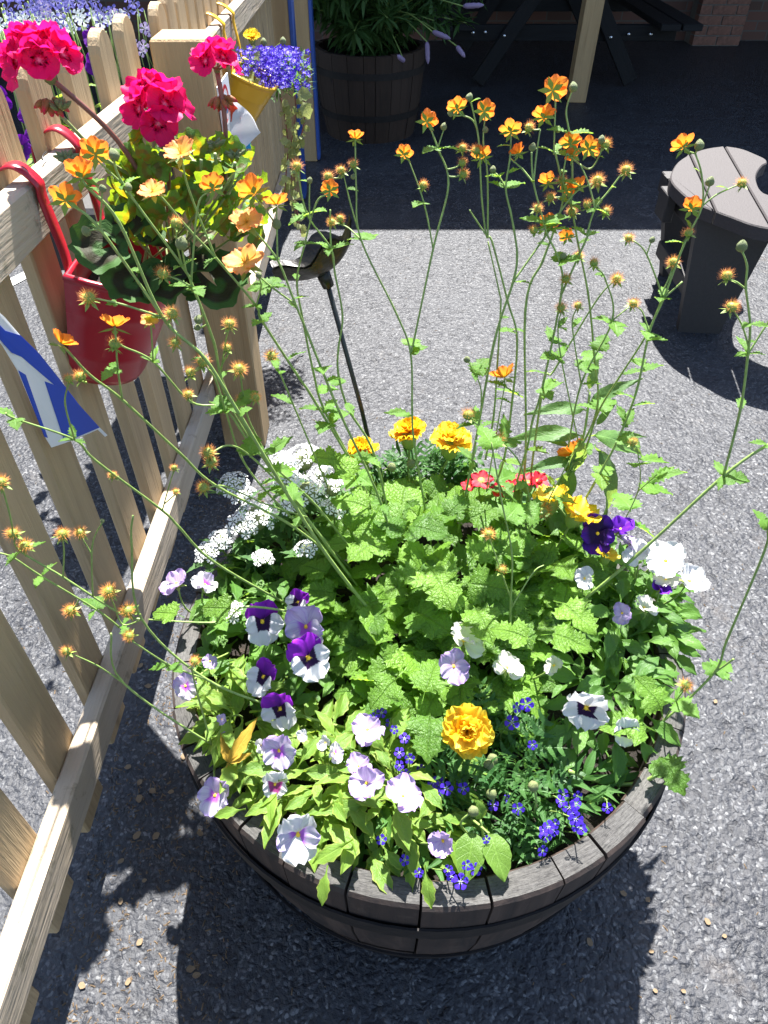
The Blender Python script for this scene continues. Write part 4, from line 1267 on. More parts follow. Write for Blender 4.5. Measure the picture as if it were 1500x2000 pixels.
# basal leaves
c = atZ(835, 1110, .50)
bush(geum, GEUM + GEUMR, Vector((c.x, c.y, 0)), .20, .46, .13, 178, .036, .066, 'basal_leaf', .5)
c = atZ(860, 1270, .50)
bush(geum, GEUM + GEUMR[:1], Vector((c.x, c.y, 0)), .13, .45, .08, 60, .038, .064, 'basal_leaf', .5)
c = atZ(1060, 1120, .5)
bush(geum, GEUM, Vector((c.x, c.y, 0)), .10, .46, .10, 44, .038, .064, 'basal_leaf', .5)
for (px, py, z, dx, dy, dz, wpx) in [(770, 1330, .53, -.5, -.7, .1, 95), (840, 1400, .52, -.1, -.9, .15, 120), (830, 1350, .54, .3, .8, .2, 110), (1080, 1240, .58, .9, -.3, .1, 105), (1030, 1245, .6, -.7, .2, .2, 95), (1290, 1385, .50, -.3, .4, .4, 100), (1260, 1420, .49, -1, .1, .2, 120), (1290, 1480, .47, .3, -.8, .1, 100), (450, 1190, .57, -1, .1, .1, 80), (345, 1200, .60, -1, .2, .1, 70), (690, 930, .64, -.6, .5, .6, 95), (660, 900, .66, -.5, -.3, .5, 80), (800, 1030, .60, .6, -.3, .3, 110), (740, 1060, .60, -.5, -.5, .3, 110), (840, 1110, .6, .3, -.8, .1, 130), (720, 990, .62, -.8, .1, .3, 100), (1100, 1180, .58, .6, -.8, .2, 110), (930, 1190, .58, .2, -.8, .2, 110)]:
    p = atZ(px, py, z)
    put('basal_leaf', rnd.choice(GEUM), geum, wp(geum, aim(p, (dx, dy, dz), (U(-.2, .2), U(-.3, .1), 1), size_at(p, wpx * .74))))

# ------------------------------------------------------------------ pansies
def pansy_petals(name, m):
    up = [petal_mesh(name, m, .50, .60, 6, 6, .075, .06, s) for s in range(2)]
    low = petal_mesh(name, m, .62, .62, 6, 7, .09, .05, 5, .06)
    return up, low
PP = {k: pansy_petals(k, M[k]) for k in M if k.startswith('p_')}
def eye_mesh():
    mb = MB()
    rows = []
    for z, r in ((.05, .005), (.045, .04), (.0, .055), (-.10, .05), (-.2, .03)):
        rows.append([(r * math.cos(2 * PI * k / 8), r * math.sin(2 * PI * k / 8), z) for k in range(8)])
    mb.grid(rows, closed=True)
    n1 = len(mb.f)
    star(mb, 5, .30, .07, -.10, -.06)
    me = mb.mesh('flower_eye', [M['yeye'], M['sepal']])
    me.polygons.foreach_set('material_index', [0] * n1 + [1] * (len(mb.f) - n1))
    return me
EYE = eye_mesh()
TYPES = {  # upper, side, lower petal materials
 'pw': ('p_purple', 'p_white_blotch', 'p_white_blotch'), 'li': ('p_lilacback', 'p_lilac', 'p_lilac'), 'lb': ('p_lilacback',) * 3,
 'wl': ('p_white', 'p_lilac', 'p_white'), 'wh': ('p_white',) * 3, 'cr': ('p_cream',) * 3, 'ww': ('p_white', 'p_white_wine', 'p_white_wine'),
 'wd': ('p_white', 'p_white_blotch', 'p_white_blotch'), 'dk': ('p_dark',) * 3, 'vi': ('p_violet',) * 3}
def pansy(t, px, py, wd, typ, face, z, foot):
    p = atZ(px, py, z)
    s = size_at(p, wd) * (1.12 if face in 'fd' else 1.0)
    if face == 'f': n = Vector((U(-.42, .42), -.72 + U(-.25, .25), .62))
    elif face == 'd': n = Vector((U(-.5, .5), -.95, .15))
    elif face == 'b': n = Vector((U(-.55, .55), U(-.45, .10), 1))
    else: n = Vector((U(-.9, .9), U(-.6, -.1), .55))
    m = frame(p, n, (U(-.25, .25), .1, 1), s)
    fl = put('flower', EYE, t, wp(t, m))
    u, sd_, lo = (PP[k] for k in TYPES[typ])
    for ang, me, sc, dz, tl in ((R(30), u[0][0], .56, -.03, .10), (R(-30), u[0][1], .56, -.045, .10), (R(102), sd_[0][0], .50, .0, .22), (R(-102), sd_[0][1], .50, .01, .22), (R(180), lo[1], .56, .02, .10)):
        k = .8 if face == 'x' else 1
        wob = .30 if face in 'fd' else .75
        mm = Matrix.Translation((0, 0, dz)) @ Matrix.Rotation(ang + U(-.1, .1) * (1 if face in 'fd' else 2.5), 4, 'Z') @ Matrix.Rotation(tl + U(-.22, 1) * wob, 4, 'X') @ Matrix.Scale(sc * U(.92, 1.08) * k, 4)
        put('petal', me, fl, mm)
    b_ = p - n.normalized() * s * .1
    stalk(t, Vector((foot.x * .6 + p.x * .4, foot.y * .6 + p.y * .4, SZ + .01)), b_, .0013)

PANSY = [
 ('white and purple pansy with dark blotches, on the left of the barrel', (545, 1290), .115, 70, 0, [(512,1214,74,'pw','f',.545),(582,1176,44,'pw','f',.55),(598,1224,76,'li','f',.55),(602,1285,80,'pw','f',.535),(515,1322,64,'pw','f',.52),(548,1384,68,'pw','f',.51)]),
 ('pale lilac pansy hanging over the back left rim beside the fence', (405, 1215), .085, 46, 0, [(345,1140,58,'lb','b',.52),(400,1142,52,'wl','b',.53),(362,1340,46,'li','f',.50),(410,1292,38,'lb','x',.51),(425,1362,30,'cr','x',.50)]),
 ('small lilac pansy with a yellowed leaf at the front left rim', (475, 1465), .095, 62, 1, [(420,1554,60,'li','f',.47),(545,1466,60,'li','f',.51),(510,1456,34,'wh','x',.51),(537,1532,50,'ww','f',.49),(438,1440,32,'lb','x',.49),(433,1405,28,'lb','x',.50),(590,1437,28,'wh','x',.51)]),
 ('white pansy with one large bloom leaning over the front left rim', (640, 1555), .105, 74, 1, [(582,1630,84,'wl','f',.49),(652,1472,50,'wl','x',.51),(700,1497,52,'lb','b',.51),(635,1452,36,'wh','x',.51)]),
 ('lilac-white pansy in front of the small blue flowers, with light green leaves', (765, 1580), .095, 60, 1, [(718,1426,66,'lb','b',.525),(716,1530,70,'lb','b',.515),(787,1556,78,'lb','b',.52),(866,1642,74,'lb','x',.495)]),
 ('cream pansy among the big leaves in the middle of the barrel', (950, 1300), .10, 56, 0, [(906,1252,80,'cr','b',.56),(886,1302,58,'lb','f',.55),(990,1305,60,'cr','b',.54),(1082,1300,46,'cr','x',.54)]),
 ('white pansy with purple blotches near the right rim', (1150, 1390), .10, 50, 0, [(1145,1382,80,'wd','d',.54),(1222,1428,50,'wd','f',.49)]),
 ('white pansy seen from behind, spilling over the right rim', (1265, 1170), .105, 95, 0, [(1300,1096,80,'wh','b',.535),(1346,1136,72,'wh','b',.52),(1245,1082,54,'wh','b',.55),(1300,1132,46,'cr','b',.52),(1215,1198,54,'lb','x',.54),(1258,1187,50,'cr','b',.53),(1142,1130,54,'wh','x',.56),(1290,1152,40,'vi','b',.51),(1232,1062,46,'lb','b',.55)]),
 ('dark violet pansy at the back right of the barrel', (1175, 1075), .06, 28, 0, [(1167,1042,66,'dk','f',.57),(1212,1034,54,'vi','b',.57)]),
]
for label, c_, r, nl, pale, fls in PANSY:
    c = atZ(*c_, SZ)
    v = Vector((c.x - BC.x, c.y - BC.y, 0))
    if v.length > BR - .06: v = v.normalized() * (BR - .06); c = Vector((BC.x + v.x, BC.y + v.y, SZ))
    t = thing('pansy_plant', label, 'pansy', (c.x, c.y, SZ), 'pansies in the barrel')
    bush(t, PANSYL2 if pale else PANSYL, c, r, SZ + .03, .085, int(nl * (1.7 if pale else 1.25)), .034, .062, 'leaf', .55, True, over=.055 if 'right rim' in label and 'spilling' in label else -.045)
    bush(t, PANSYL, c, r * .9, SZ + .01, .05, nl // 3, .034, .058, 'leaf', .5, True)
    for f in fls: pansy(t, *f, c)
    if 'yellowed' in label:
        b_ = atZ(447, 1490, .49)
        for d, wd in (((-.35, .8, .35), 62), ((.55, .8, .45), 100), ((.75, .3, .1), 50)):
            put('yellowed_leaf', DRYL, t, wp(t, aim(b_, d, (.1, -.6, .8), size_at(b_, wd))))
    if 'one large' in label or 'light green' in label:
        for (px, py, dx, dy, dz, wd) in [(690, 1640, -.8, -.5, .1, 85), (640, 1690, -.2, -1, -.3, 70), (810, 1610, .6, .7, .2, 80), (830, 1690, .1, -1, -.3, 75), (580, 1500, .5, .6, .5, 70), (760, 1450, .4, .9, .5, 70), (650, 1560, .2, -.6, .5, 65), (480, 1580, -.9, -.2, .1, 62)]:
            if (px < 700) != ('one large' in label): continue
            b_ = atZ(px, py, .485)
            put('leaf', rnd.choice(PANSYL2), t, wp(t, aim(b_, (dx, dy, dz), (U(-.2, .2), -.3, 1), size_at(b_, wd))))

# ------------------------------------------------------------------ marigolds
MPET = [petal_mesh('marigold_petal', M['marigold'], .46, .62, 4, 4, .10, .18, s, .05) for s in range(3)]
MPET2 = [petal_mesh('lemon_petal', M['marigold2'], .46, .62, 4, 4, .10, .18, s + 3, .05) for s in range(3)]
def cone_mesh():
    mb = MB()
    rows = []
    for z, r in ((.02, .02), (.02, .14), (-.10, .20), (-.30, .17), (-.42, .07)):
        rows.append([(r * math.cos(2 * PI * k / 10), r * math.sin(2 * PI * k / 10), z) for k in range(10)])
    mb.grid(rows, closed=True)
    return mb.mesh('calyx', M['sepal'])
CONE = cone_mesh()
def marigold(t, px, py, wd, z, n, pets, foot=None):
    p = atZ(px, py, z)
    s = size_at(p, wd)
    m = frame(p, n, (0, .1, 1) if Vector(n).normalized().z < .9 else (0, 1, 0), s)
    fl = put('flower', CONE, t, wp(t, m))
    for ring, (k, tl, sc, dz) in enumerate(((10, .10, .50, .0), (9, .50, .42, .05), (7, .95, .33, .09), (5, 1.25, .24, .11))):
        for i in range(k):
            mm = Matrix.Translation((0, 0, dz)) @ Matrix.Rotation(2 * PI * i / k + ring * .4 + U(-.15, .15), 4, 'Z') @ Matrix.Rotation(tl + U(-.2, .2), 4, 'X') @ Matrix.Scale(sc * U(.88, 1.12), 4)
            put('petal', rnd.choice(pets), fl, mm)
    if foot: stalk(t, foot, p - Vector(n).normalized() * s * .4, .002, M['stem'], .01)
def mari_bud(t, px, py, wd, z):
    p = atZ(px, py, z)
    put('bud', BUD[0], t, wp(t, frame(p, (U(-.2, .2), -.1, 1), (0, 1, 0), size_at(p, wd))))
    stalk(t, p - Vector((U(-.01, .01), U(-.01, .01), .07)), p, .0013)
c = atZ(820, 975, SZ)
t = thing('marigold_plant', 'marigold with yellow blooms and feathery leaves at the back rim of the barrel', 'marigold', (c.x, c.y, SZ), 'marigolds in the barrel')
bush(t, FEATH, c, .105, SZ + .04, .13, 130, .040, .070, 'leaf', .6, True)
for px, py, wd, z, n, pets in ((797, 848, 80, .60, (-.1, .15, 1), MPET), (880, 864, 92, .595, (.05, .10, 1), MPET2), (708, 882, 70, .59, (-.3, .1, 1), MPET)):
    p = atZ(px, py, z)
    marigold(t, px, py, wd, z, n, pets, Vector((p.x * .6 + c.x * .4, p.y * .6 + c.y * .4, SZ + .02)))
for px, py in ((765, 912), (803, 905)): mari_bud(t, px, py, 18, .57)
c = atZ(945, 1530, SZ)
t = thing('marigold_plant', 'marigold with one double orange-yellow bloom and dark feathery leaves, front of the barrel', 'marigold', (c.x, c.y, SZ), 'marigolds in the barrel')
bush(t, FEATH, c, 1e-9 + .10, SZ + .02, .09, 120, .030, .055, 'leaf', .9, True)
p = atZ(912, 1427, .535)
marigold(t, 912, 1427, 104, .535, (-.05, -.62, .85), MPET2[:2] + MPET[:1], Vector((c.x, c.y + .02, SZ + .02)))
for px, py in ((955, 1493), (925, 1584), (962, 1482), (1042, 1535), (960, 1550)): mari_bud(t, px, py, 22, .50)
c = atZ(1105, 1040, SZ)
t = thing('calendula_plant', 'yellow-orange flowers beside the dark violet pansy at the back right', 'flower', (c.x, c.y, SZ))
bush(t, PANSYL, c, .07, SZ + .04, .10, 34, .05, .075, 'leaf', .5, True)
for px, py, wd, z, n, pp in ((1075, 974, 74, .60, (-.2, .35, .9), MPET2), (1128, 1003, 84, .59, (.35, .1, .9), MPET), (1185, 1085, 50, .55, (.2, .2, .9), MPET2)):
    p = atZ(px, py, z)
    open_flower(t, p, n, size_at(p, wd), pp, CONE, 7, .2, psize=.52)
    stalk(t, Vector((c.x, c.y, SZ)), p, .0016)

# red flowers
RPET = [petal_mesh('red_petal', M['red'], .42, .66, 4, 3, .06, .12, s) for s in range(2)]
c = atZ(1005, 985, SZ)
t = thing('red_flower_plant', 'small red flowers half hidden behind the leaves at the back of the barrel', 'flower', (c.x, c.y, SZ))
bush(t, VERBL + PANSYL, c, .075, SZ + .05, .10, 40, .04, .065, 'leaf', .5, True)
for px, py, wd, z in ((940, 938, 46, .58), (970, 960, 36, .57), (1030, 942, 58, .585), (1052, 940, 44, .59), (1000, 950, 34, .57), (915, 950, 32, .57)):
    p = atZ(px, py, z)
    open_flower(t, p, (U(-.4, .4), U(-.3, .3), .9), size_at(p, wd), RPET, CONE, 5, .2)
    stalk(t, Vector((c.x * .5 + p.x * .5, c.y * .5 + p.y * .5, SZ)), p, .0013)

# ------------------------------------------------------------------ white verbena
def floret_mesh(name, m, lobes=5, seed=0, narrow=.75, notch=.1):
    """little flat flower, lobes joined at the middle"""
    mb = MB()
    hub = 0
    mb.v.append((0, 0, -.05)); mb.uv.append((.5, 0))
    for i in range(lobes):
        a = 2 * PI * i / lobes
        w_ = PI / lobes * narrow
        o = len(mb.v)
        for rr, aa, z in ((.22, -w_ * .6, 0), (.42, -w_, .02), (.5, -w_ * .45, .0), (.5 - notch, 0, .02), (.5, w_ * .45, .0), (.42, w_, .02), (.22, w_ * .6, 0)):
            mb.v.append((rr * math.cos(a + aa), rr * math.sin(a + aa), z)); mb.uv.append((.5 + aa, rr * 2))
        mb.f.append((hub, o, o + 1, o + 2, o + 3)); mb.f.append((hub, o + 3, o + 4, o + 5, o + 6))
    return mb.mesh(name, m, False)
VFLO = floret_mesh('white_floret', M['verbena'], 5)
STUB = blob_mesh('flower_core', M['bud'], .26, 1.0, 8, 5, .1)
c = atZ(545, 1055, SZ)
t = thing('verbena_plant', 'white verbena with clustered flower heads at the back left of the barrel', 'verbena', (c.x, c.y, SZ))
bush(t, VERBL, c, .13, SZ + .04, .12, 130, .035, .06, 'leaf', .6, True)
for px, py, wd, z in ((590, 880, 74, .60), (545, 893, 56, .60), (603, 948, 78, .58), (645, 938, 60, .58), (562, 928, 52, .59), (450, 935, 64, .575), (505, 995, 80, .565), (474, 1020, 56, .56), (432, 1045, 48, .55), (404, 1072, 52, .54), (597, 1064, 50, .555), (515, 1084, 38, .55), (447, 1190, 46, .52), (655, 985, 46, .57), (470, 960, 50, .57), (570, 985, 40, .57), (560, 905, 50, .595), (625, 915, 50, .59)):
    p = atZ(px, py, z)
    wd *= 1.12
    s = size_at(p, wd)
    n = Vector((U(-.3, .3), U(-.2, .3), 1))
    hd = put('flower_head', STUB, t, wp(t, frame(p - n.normalized() * s * .25, n, (0, 1, 0), s)))
    k = max(8, int(wd / 4.4))
    for i in range(k):
        zz = 1 - .75 * (i + .5) / k
        a = i * 2.4
        q = math.sqrt(1 - zz * zz)
        d = Vector((q * math.cos(a), q * math.sin(a), zz))
        put('floret', VFLO, hd, frame(Vector((d.x * .46, d.y * .46, d.z * .34)), d + Vector((U(-.3, .3), U(-.3, .3), .5)), (0, 1, 0), min(.55, 20.0 / wd)))
    stalk(t, Vector((c.x * .4 + p.x * .6, c.y * .4 + p.y * .6, SZ)), p - n.normalized() * s * .35, .0016, M['stem'])
    for i in range(2): put('leaf', VERBL[i], t, wp(t, aim(p - Vector((0, 0, s * .6)), (U(-1, 1), U(-1, 1), .3), (0, 0, 1), .04)))

# ------------------------------------------------------------------ lobelia in the barrel
LFLO = floret_mesh('lobelia_floret', M['lobelia'], 5, 0, .82, .0)
def lobelia(label, c_, r, nl, fl):
    c = atZ(*c_, SZ)
    t = thing('lobelia_plant', label, 'lobelia', (c.x, c.y, SZ), 'lobelias in the barrel')
    bush(t, LOBL, c, r, SZ + .01, .065, nl, .022, .045, 'leaf', .9, True)
    for (px, py, wd) in fl:
        z = min(.52, .455 + U(0, .03) + (.035 if py < 1500 else 0))
        p = atZ(px, py, z)
        s = size_at(p, wd)
        put('floret', LFLO, t, wp(t, frame(p, (U(-.5, .5), -.6 + U(-.3, .4), .7), (0, .2, 1), s)))
        stalk(t, Vector((p.x + U(-.02, .02), min(p.y + .03, BC.y + .3), SZ + .005)), p, .0008, M['stem'], .012)
lobelia('blue lobelia trailing over the front rim in the middle', (870, 1570), .14, 230, [(780,1470,22),(857,1530,30),(872,1540,28),(850,1550,26),(846,1528,24),(905,1540,24),(900,1528,20),(790,1442,22),(762,1412,20),(745,1392,22),(735,1385,18),(800,1482,22),(822,1502,20),(792,1512,22),(768,1530,24),(735,1522,20),(900,1722,32),(930,1698,26),(912,1690,22),(876,1700,22),(818,1705,20),(790,1680,22),(745,1640,22),(950,1640,18),(730,1400,18),(806,1420,18),(780,1495,20),(770,1425,18),(882,1712,22)])
lobelia('blue lobelia on bare soil by the right front rim', (1080, 1560), .10, 130, [(1000,1411,30),(1028,1376,30),(1010,1382,22),(963,1572,24),(1012,1580,26),(1095,1565,24),(1112,1578,28),(1125,1600,30),(1130,1615,28),(1118,1590,26),(1072,1615,26),(1065,1632,26),(1084,1610,22),(1100,1552,24),(1125,1570,22),(1060,1662,24),(1128,1555,22),(1186,1578,22),(1040,1455,20),(1135,1618,24),(1063,1622,22),(1080,1622,24),(990,1560,16)])

# ------------------------------------------------------------------ leafy seedlings
c = atZ(940, 1640, SZ)
t = thing('broad_leaf_seedling', 'seedling with two broad light green leaves at the front rim', 'seedling', (c.x, c.y, SZ))
for px, py, dx, dy, dz, wd in ((925, 1625, -.25, -1, -.05, 88), (955, 1628, .35, -1, -.05, 84), (938, 1600, 0, .3, 1, 40)):
    b_ = atZ(px, py, .475)
    put('leaf', rnd.choice(BROADL), t, wp(t, aim(b_, (dx, dy, dz), (U(-.1, .1), .2, 1), size_at(b_, wd))))
    stalk(t, Vector((c.x, c.y, SZ)), b_, .0016)
c = atZ(1085, 960, SZ)
c = Vector((c.x, min(c.y, .96), SZ))
t = thing('long_leaf_plant', 'leafy plant with long pointed leaves at the back right, no flowers', 'plant', (c.x, c.y, SZ))
top = None
for (bx, by, tx, ty, wd, y) in [(1130, 850, 1005, 838, 145, .93), (1140, 800, 1050, 790, 100, .95), (1160, 850, 1285, 872, 130, .93), (1150, 790, 1235, 735, 100, .95), (1170, 880, 1230, 1010, 140, .90), (1165, 830, 1195, 790, 60, .93), (1120, 900, 1040, 905, 110, .90), (1120, 920, 1080, 1000, 120, .87), (1150, 760, 1170, 700, 60, .96), (1135, 860, 1120, 960, 110, .89), (1175, 860, 1260, 840, 90, .94), (1110, 870, 1060, 850, 80, .92)]:
    a = atY(bx, by, y); e = atY(tx, ty, y + U(-.02, .02))
    put('leaf', rnd.choice(LONGL), t, wp(t, aim(a, e - a, (U(-.2, .2), -.45, 1), (e - a).length * 1.08)))
mb = MB(); mb.tube(smooth_path([c, atY(1112, 930, .91), atY(1140, 850, .93), atY(1152, 765, .955)], 5), [.004] * 4 + [.0032] * 6 + [.002] * 6, 6); part('stem', mb, M['stem'], t)

# ------------------------------------------------------------------ fill the ground between: low leaves of the same plants around the rim
for (px, py, r, n, who) in [(700, 1200, .09, 40, 'pansy'), (1190, 1280, .10, 90, 'pansy'), (1230, 1250, .08, 60, 'pansy'), (470, 1150, .08, 60, 'pansy'), (640, 1350, .09, 50, 'pansy')]:
    c = atZ(px, py, SZ)
    tt = [o for o in bpy.data.objects if o.name.startswith('pansy_plant') and o.type == 'EMPTY']
    t = min(tt, key=lambda o: (BASE[o.name] - c).length)
    bush(t, PANSYL, c, r, SZ + .02, .09, n, .034, .058, 'leaf', .55, True, over=.02 if px > 1100 else -.045)

# ------------------------------------------------------------------ hanging pots on the fence
def hanging_pot(name, label, yc, xb, zr, phi, m, half=.115, dep=.185, hgt=.165, straps=(-.085, .085), rx=XF, rz=ZT1 - .004):
    t = thing(name, label, 'flower pot', (xb, yc, zr))
    Rm = Matrix.Rotation(phi, 4, 'Y')
    def ring(k, z, ins=0):
        """flat back, round front; k scales, ins moves inwards"""
        pts = []
        hw = half * k - ins; dp = dep * k - ins
        x0 = dep * (1 - k) * .22 + ins
        for i in range(25):
            a = -PI / 2 + PI * i / 24
            c, s = math.cos(a), math.sin(a)
            pts.append((x0 + (dp - x0) * (abs(c) ** .72), hw * math.copysign(abs(s) ** .85, s), z))
        for i in range(1, 6):
            q = i / 6
            pts.append((x0, hw * (1 - 2 * q), z))
        return pts
    mb = MB()
    rows = [ring(.70, -hgt, .03), ring(.72, -hgt), ring(.745, -hgt * .95)]
    for z, k in ((-.75, .80), (-.74, .808), (-.70, .812), (-.69, .813), (-.45, .875), (-.32, .908), (-.31, .917), (-.27, .922), (-.26, .924), (-.05, .985), (-.02, .994)):
        rows.append(ring(k, hgt * z))
    rows += [ring(1.018, -.003), ring(1.02, .003), ring(1.0, .006, .003), ring(.99, .0, .006), ring(.90, -hgt * .30, .006)]
    mb.grid(rows, closed=True)
    mb.f.append(tuple(range(30))[::-1])
    put('bucket', mb.mesh('bucket', m), t, Rm)
    mb = MB()
    g = random.Random(3)
    rim = ring(.93, -hgt * .24, .006)
    rows = [[(.07 + (x - .07) * q, y * q, z + g.uniform(-.005, .005)) for x, y, z in rim] for q in (.02, .4, .75, 1.0)]
    mb.grid(rows, closed=True)
    put('soil', mb.mesh('soil', M['soil']), t, Rm)
    for dy in straps:
        mb = MB()
        path = [Vector((xb - .002, 0, zr - .03)), Vector((xb + .0, 0, zr + .03)), Vector((rx + .006, 0, rz - .02)), Vector((rx + .006, 0, rz + .004)), Vector(((rx + XB) / 2 - .004, 0, rz + .026)), Vector((XB - .024, 0, rz + .006)), Vector((XB - .027, 0, rz - .035))]
        sm = smooth_path(path, 6)
        rows = []
        n = len(sm)
        for i, p in enumerate(sm):
            d = (sm[min(n - 1, i + 1)] - sm[max(0, i - 1)]).normalized()
            nn = Vector((-d.z, 0, d.x))
            hw, th = .0135, .0014
            rows.append([p + Vector((0, yc + dy, 0)) + Vector((0, a * hw, 0)) + nn * b_ * th for a, b_ in ((-1, -1), (-1, 1), (-.8, 1.15), (0, .95), (.8, 1.15), (1, 1), (1, -1))])
        mb.grid(rows, closed=True)
        part('hook_strap', mb, m, t)
    return t
hanging_pot('red_hanging_pot', 'glossy dark red metal pot hooked over the near fence rail', 1.10, XF + .012, .862, R(19), M['redpot'], hgt=.198, half=.112, dep=.150)
hanging_pot('yellow_hanging_pot', 'yellow metal pot hooked over the farther fence rail', 2.42, XF + .045, .845, R(27), M['yellowpot'], rx=XF + .03, rz=ZT1 - .026, half=.105, dep=.125, hgt=.155, straps=(-.085, .085))

# ---- pelargonium
FPET = [petal_mesh('pelargonium_petal', M['pel'], .42, .62, 5, 3, .06, .10, s) for s in range(3)]
def join_petals(seed):
    """one floret: five broad petals round a shared eye"""
    g = random.Random(seed)
    mb = MB()
    mb.v.append((0, 0, 0)); mb.uv.append((.5, 0))
    for i in range(5):
        a = 2 * PI * i / 5 + g.uniform(-.1, .1)
        n, k = 4, 3
        W, ph, lift = g.uniform(.27, .33), g.uniform(0, 6), g.uniform(.05, .25)
        o = len(mb.v)
        for q in range(1, n + 1):
            tt = q / n
            wv = (.25 + .75 * math.sin(PI / 2 * min(1, tt / .65))) * (1 if tt < .8 else .82)
            for j in range(-k, k + 1):
                s = j / k
                x = W * wv * s; y = tt * .52 * (1 - .14 * s * s * tt); z = lift * tt * tt + .05 * tt * math.sin(s * 5 + ph) + .02 * (i % 2)
                mb.v.append((x * math.cos(a) - y * math.sin(a), x * math.sin(a) + y * math.cos(a), z)); mb.uv.append((.5 + .5 * s, tt))
        m_ = 2 * k + 1
        for j in range(m_ - 1): mb.f.append((0, o + j + 1, o + j)[::-1])
        for q in range(n - 1):
            for j in range(m_ - 1):
                b0 = o + q * m_ + j
                mb.f.append((b0, b0 + 1, b0 + 1 + m_, b0 + m_))
    return mb.mesh('floret', M['pel'])
FLOR = [join_petals(s) for s in range(3)]
PB = Vector((-.375, 1.115, .825))
pel = thing('pelargonium_plant', 'magenta-flowered pelargonium with zoned round leaves growing in the red pot', 'pelargonium', PB)
def pel_head(px, py, wd, Y, n, foot, k, sz, m, hemi=-.1):
    p = atY(px, py, Y)
    s = size_at(p, wd)
    n = Vector(n).normalized()
    hd = put('flower_head', STUB, pel, wp(pel, frame(p - n * s * .30, n, (0, .3, 1), s * .35)))
    for i in range(k):
        zz = 1 - (1 - hemi) * (i + .5) / k
        a = i * 2.39996 + .5
        q = math.sqrt(max(0, 1 - zz * zz))
        d = Vector((q * math.cos(a), q * math.sin(a), zz))
        put('floret', FLOR[i % 3], hd, frame(Vector((d.x, d.y, d.z)) * (.40 / .35) + Vector((0, 0, .35)), d + Vector((U(-.25, .25), U(-.25, .25), .15)), (U(-.3, .3), 1, 0), sz / .35))
    c = p - n * s * .30
    for i in range(int(k * .9)):
        a = i * 2.4; d = Vector((math.cos(a), math.sin(a), U(.4, 1.6))).normalized()
        e = frame(c, n, (0, .3, 1), 1).to_3x3() @ d
        mb = MB(); mb.tube([c, c + e * s * .34], .0011, 4); part('pedicel', mb, M['brownstem'], pel)
    mb = MB(); mb.tube(smooth_path([foot, (foot + c) / 2 + Vector((.01, 0, .02)), c], 6), .0036, 7); part('flower_stem', mb, m, pel)
    return c
def bud_cluster(px, py, wd, Y, down, k, m):
    p = atY(px, py, Y)
    s = size_at(p, wd)
    BM = BUDG if m == 'g' else BUDR
    for i in range(k):
        a = i * 2.4
        q = math.sqrt((i + .5) / k)
        d = Vector((q * math.cos(a), q * math.sin(a) * .7, down * (1.1 - q * .6) + U(-.2, .2)))
        put('bud', BM, pel, wp(pel, frame(p + d * s * .38, d, (0, 1, .1), s * U(.24, .34))))
def longbud(name, m):
    mb = MB()
    rows = []
    for z, r in ((-.6, .03), (-.5, .22), (-.1, .33), (.3, .26), (.6, .12), (.75, .01)):
        rows.append([(r * math.cos(2 * PI * k / 8), r * math.sin(2 * PI * k / 8), z) for k in range(8)])
    mb.grid(rows, closed=True)
    return mb.mesh(name, m)
M['budred'] = m_petal('red_tipped_bud', [(0, (.28, .20, .06)), (.55, (.34, .15, .06)), (.8, (.62, .02, .06)), (1, (.7, .02, .10))], None, .2)
BUDG = longbud('bud', M['bud']); BUDR = longbud('bud', M['budred'])
pel_head(72, 104, 146, 1.05, (-.25, -.1, 1), Vector((-.33, 1.10, .90)), 14, .50, M['brownstem'], .2)
pel_head(306, 196, 118, 1.12, (.1, -.45, 1), Vector((-.34, 1.13, .88)), 8, .62, M['brownstem'], .1)
pel_head(422, 112, 76, 1.16, (.1, -.1, 1), Vector((-.25, 1.14, .90)), 6, .74, M['brownstem'], .2)
bud_cluster(95, 186, 70, 1.05, -1, 16, 'r')
bud_cluster(430, 183, 58, 1.16, -.9, 14, 'r')
bud_cluster(118, 216, 48, 1.04, .8, 12, 'g')
bud_cluster(132, 312, 46, 1.02, .5, 13, 'g')
for px, py in ((393, 301), (420, 288), (459, 308)):
    if px < 1e8: bud_cluster(px, py, 44, 1.1, .5, 12, 'g')
for px, py, fx, fy in ((118, 225, 260, 345), (459, 318, 440, 370), (420, 300, 424, 370), (393, 312, 390, 380), (132, 322, 240, 420)):
    a = atY(fx, fy, 1.1); e = atY(px, py, 1.06)
    mb = MB(); mb.tube(smooth_path([a, (a + e) / 2 + Vector((0, 0, -.01)), e], 5), .0026, 6); part('leaf_stalk', mb, M['palestem'], pel)
gp = random.Random(11)
for i in range(90):
    px, py = gp.uniform(225, 505), gp.uniform(290, 470)
    if (px - 360) ** 2 / 150 ** 2 + (py - 400) ** 2 / 130 ** 2 > 1: continue
    p = atY(px, py, gp.uniform(1.03, 1.22))
    d = Vector((p.x - PB.x, (p.y - PB.y) * .7, gp.uniform(.0, .5)))
    put('leaf', gp.choice(PELL), pel, wp(pel, aim(p, d, (gp.uniform(-.5, .5), gp.uniform(-.1, .6), 1), size_at(p, gp.uniform(42, 68)))))
for px, py, wd, Y, n in [(270, 275, 46, 1.1, 0), (300, 262, 50, 1.12, 0), (335, 300, 60, 1.12, 0), (262, 350, 60, 1.08, 0), (300, 345, 64, 1.07, 0), (372, 345, 66, 1.1, 0), (420, 352, 70, 1.12, 0), (455, 372, 62, 1.12, 0), (500, 488, 70, 1.1, 0), (240, 385, 60, 1.07, 0)]:
    p = atY(px, py, Y)
    put('leaf', gp.choice(PELL), pel, wp(pel, aim(p, (gp.uniform(-1, 1), gp.uniform(-.2, .6), .6), (gp.uniform(-.3, .3), .4, 1), size_at(p, wd))))
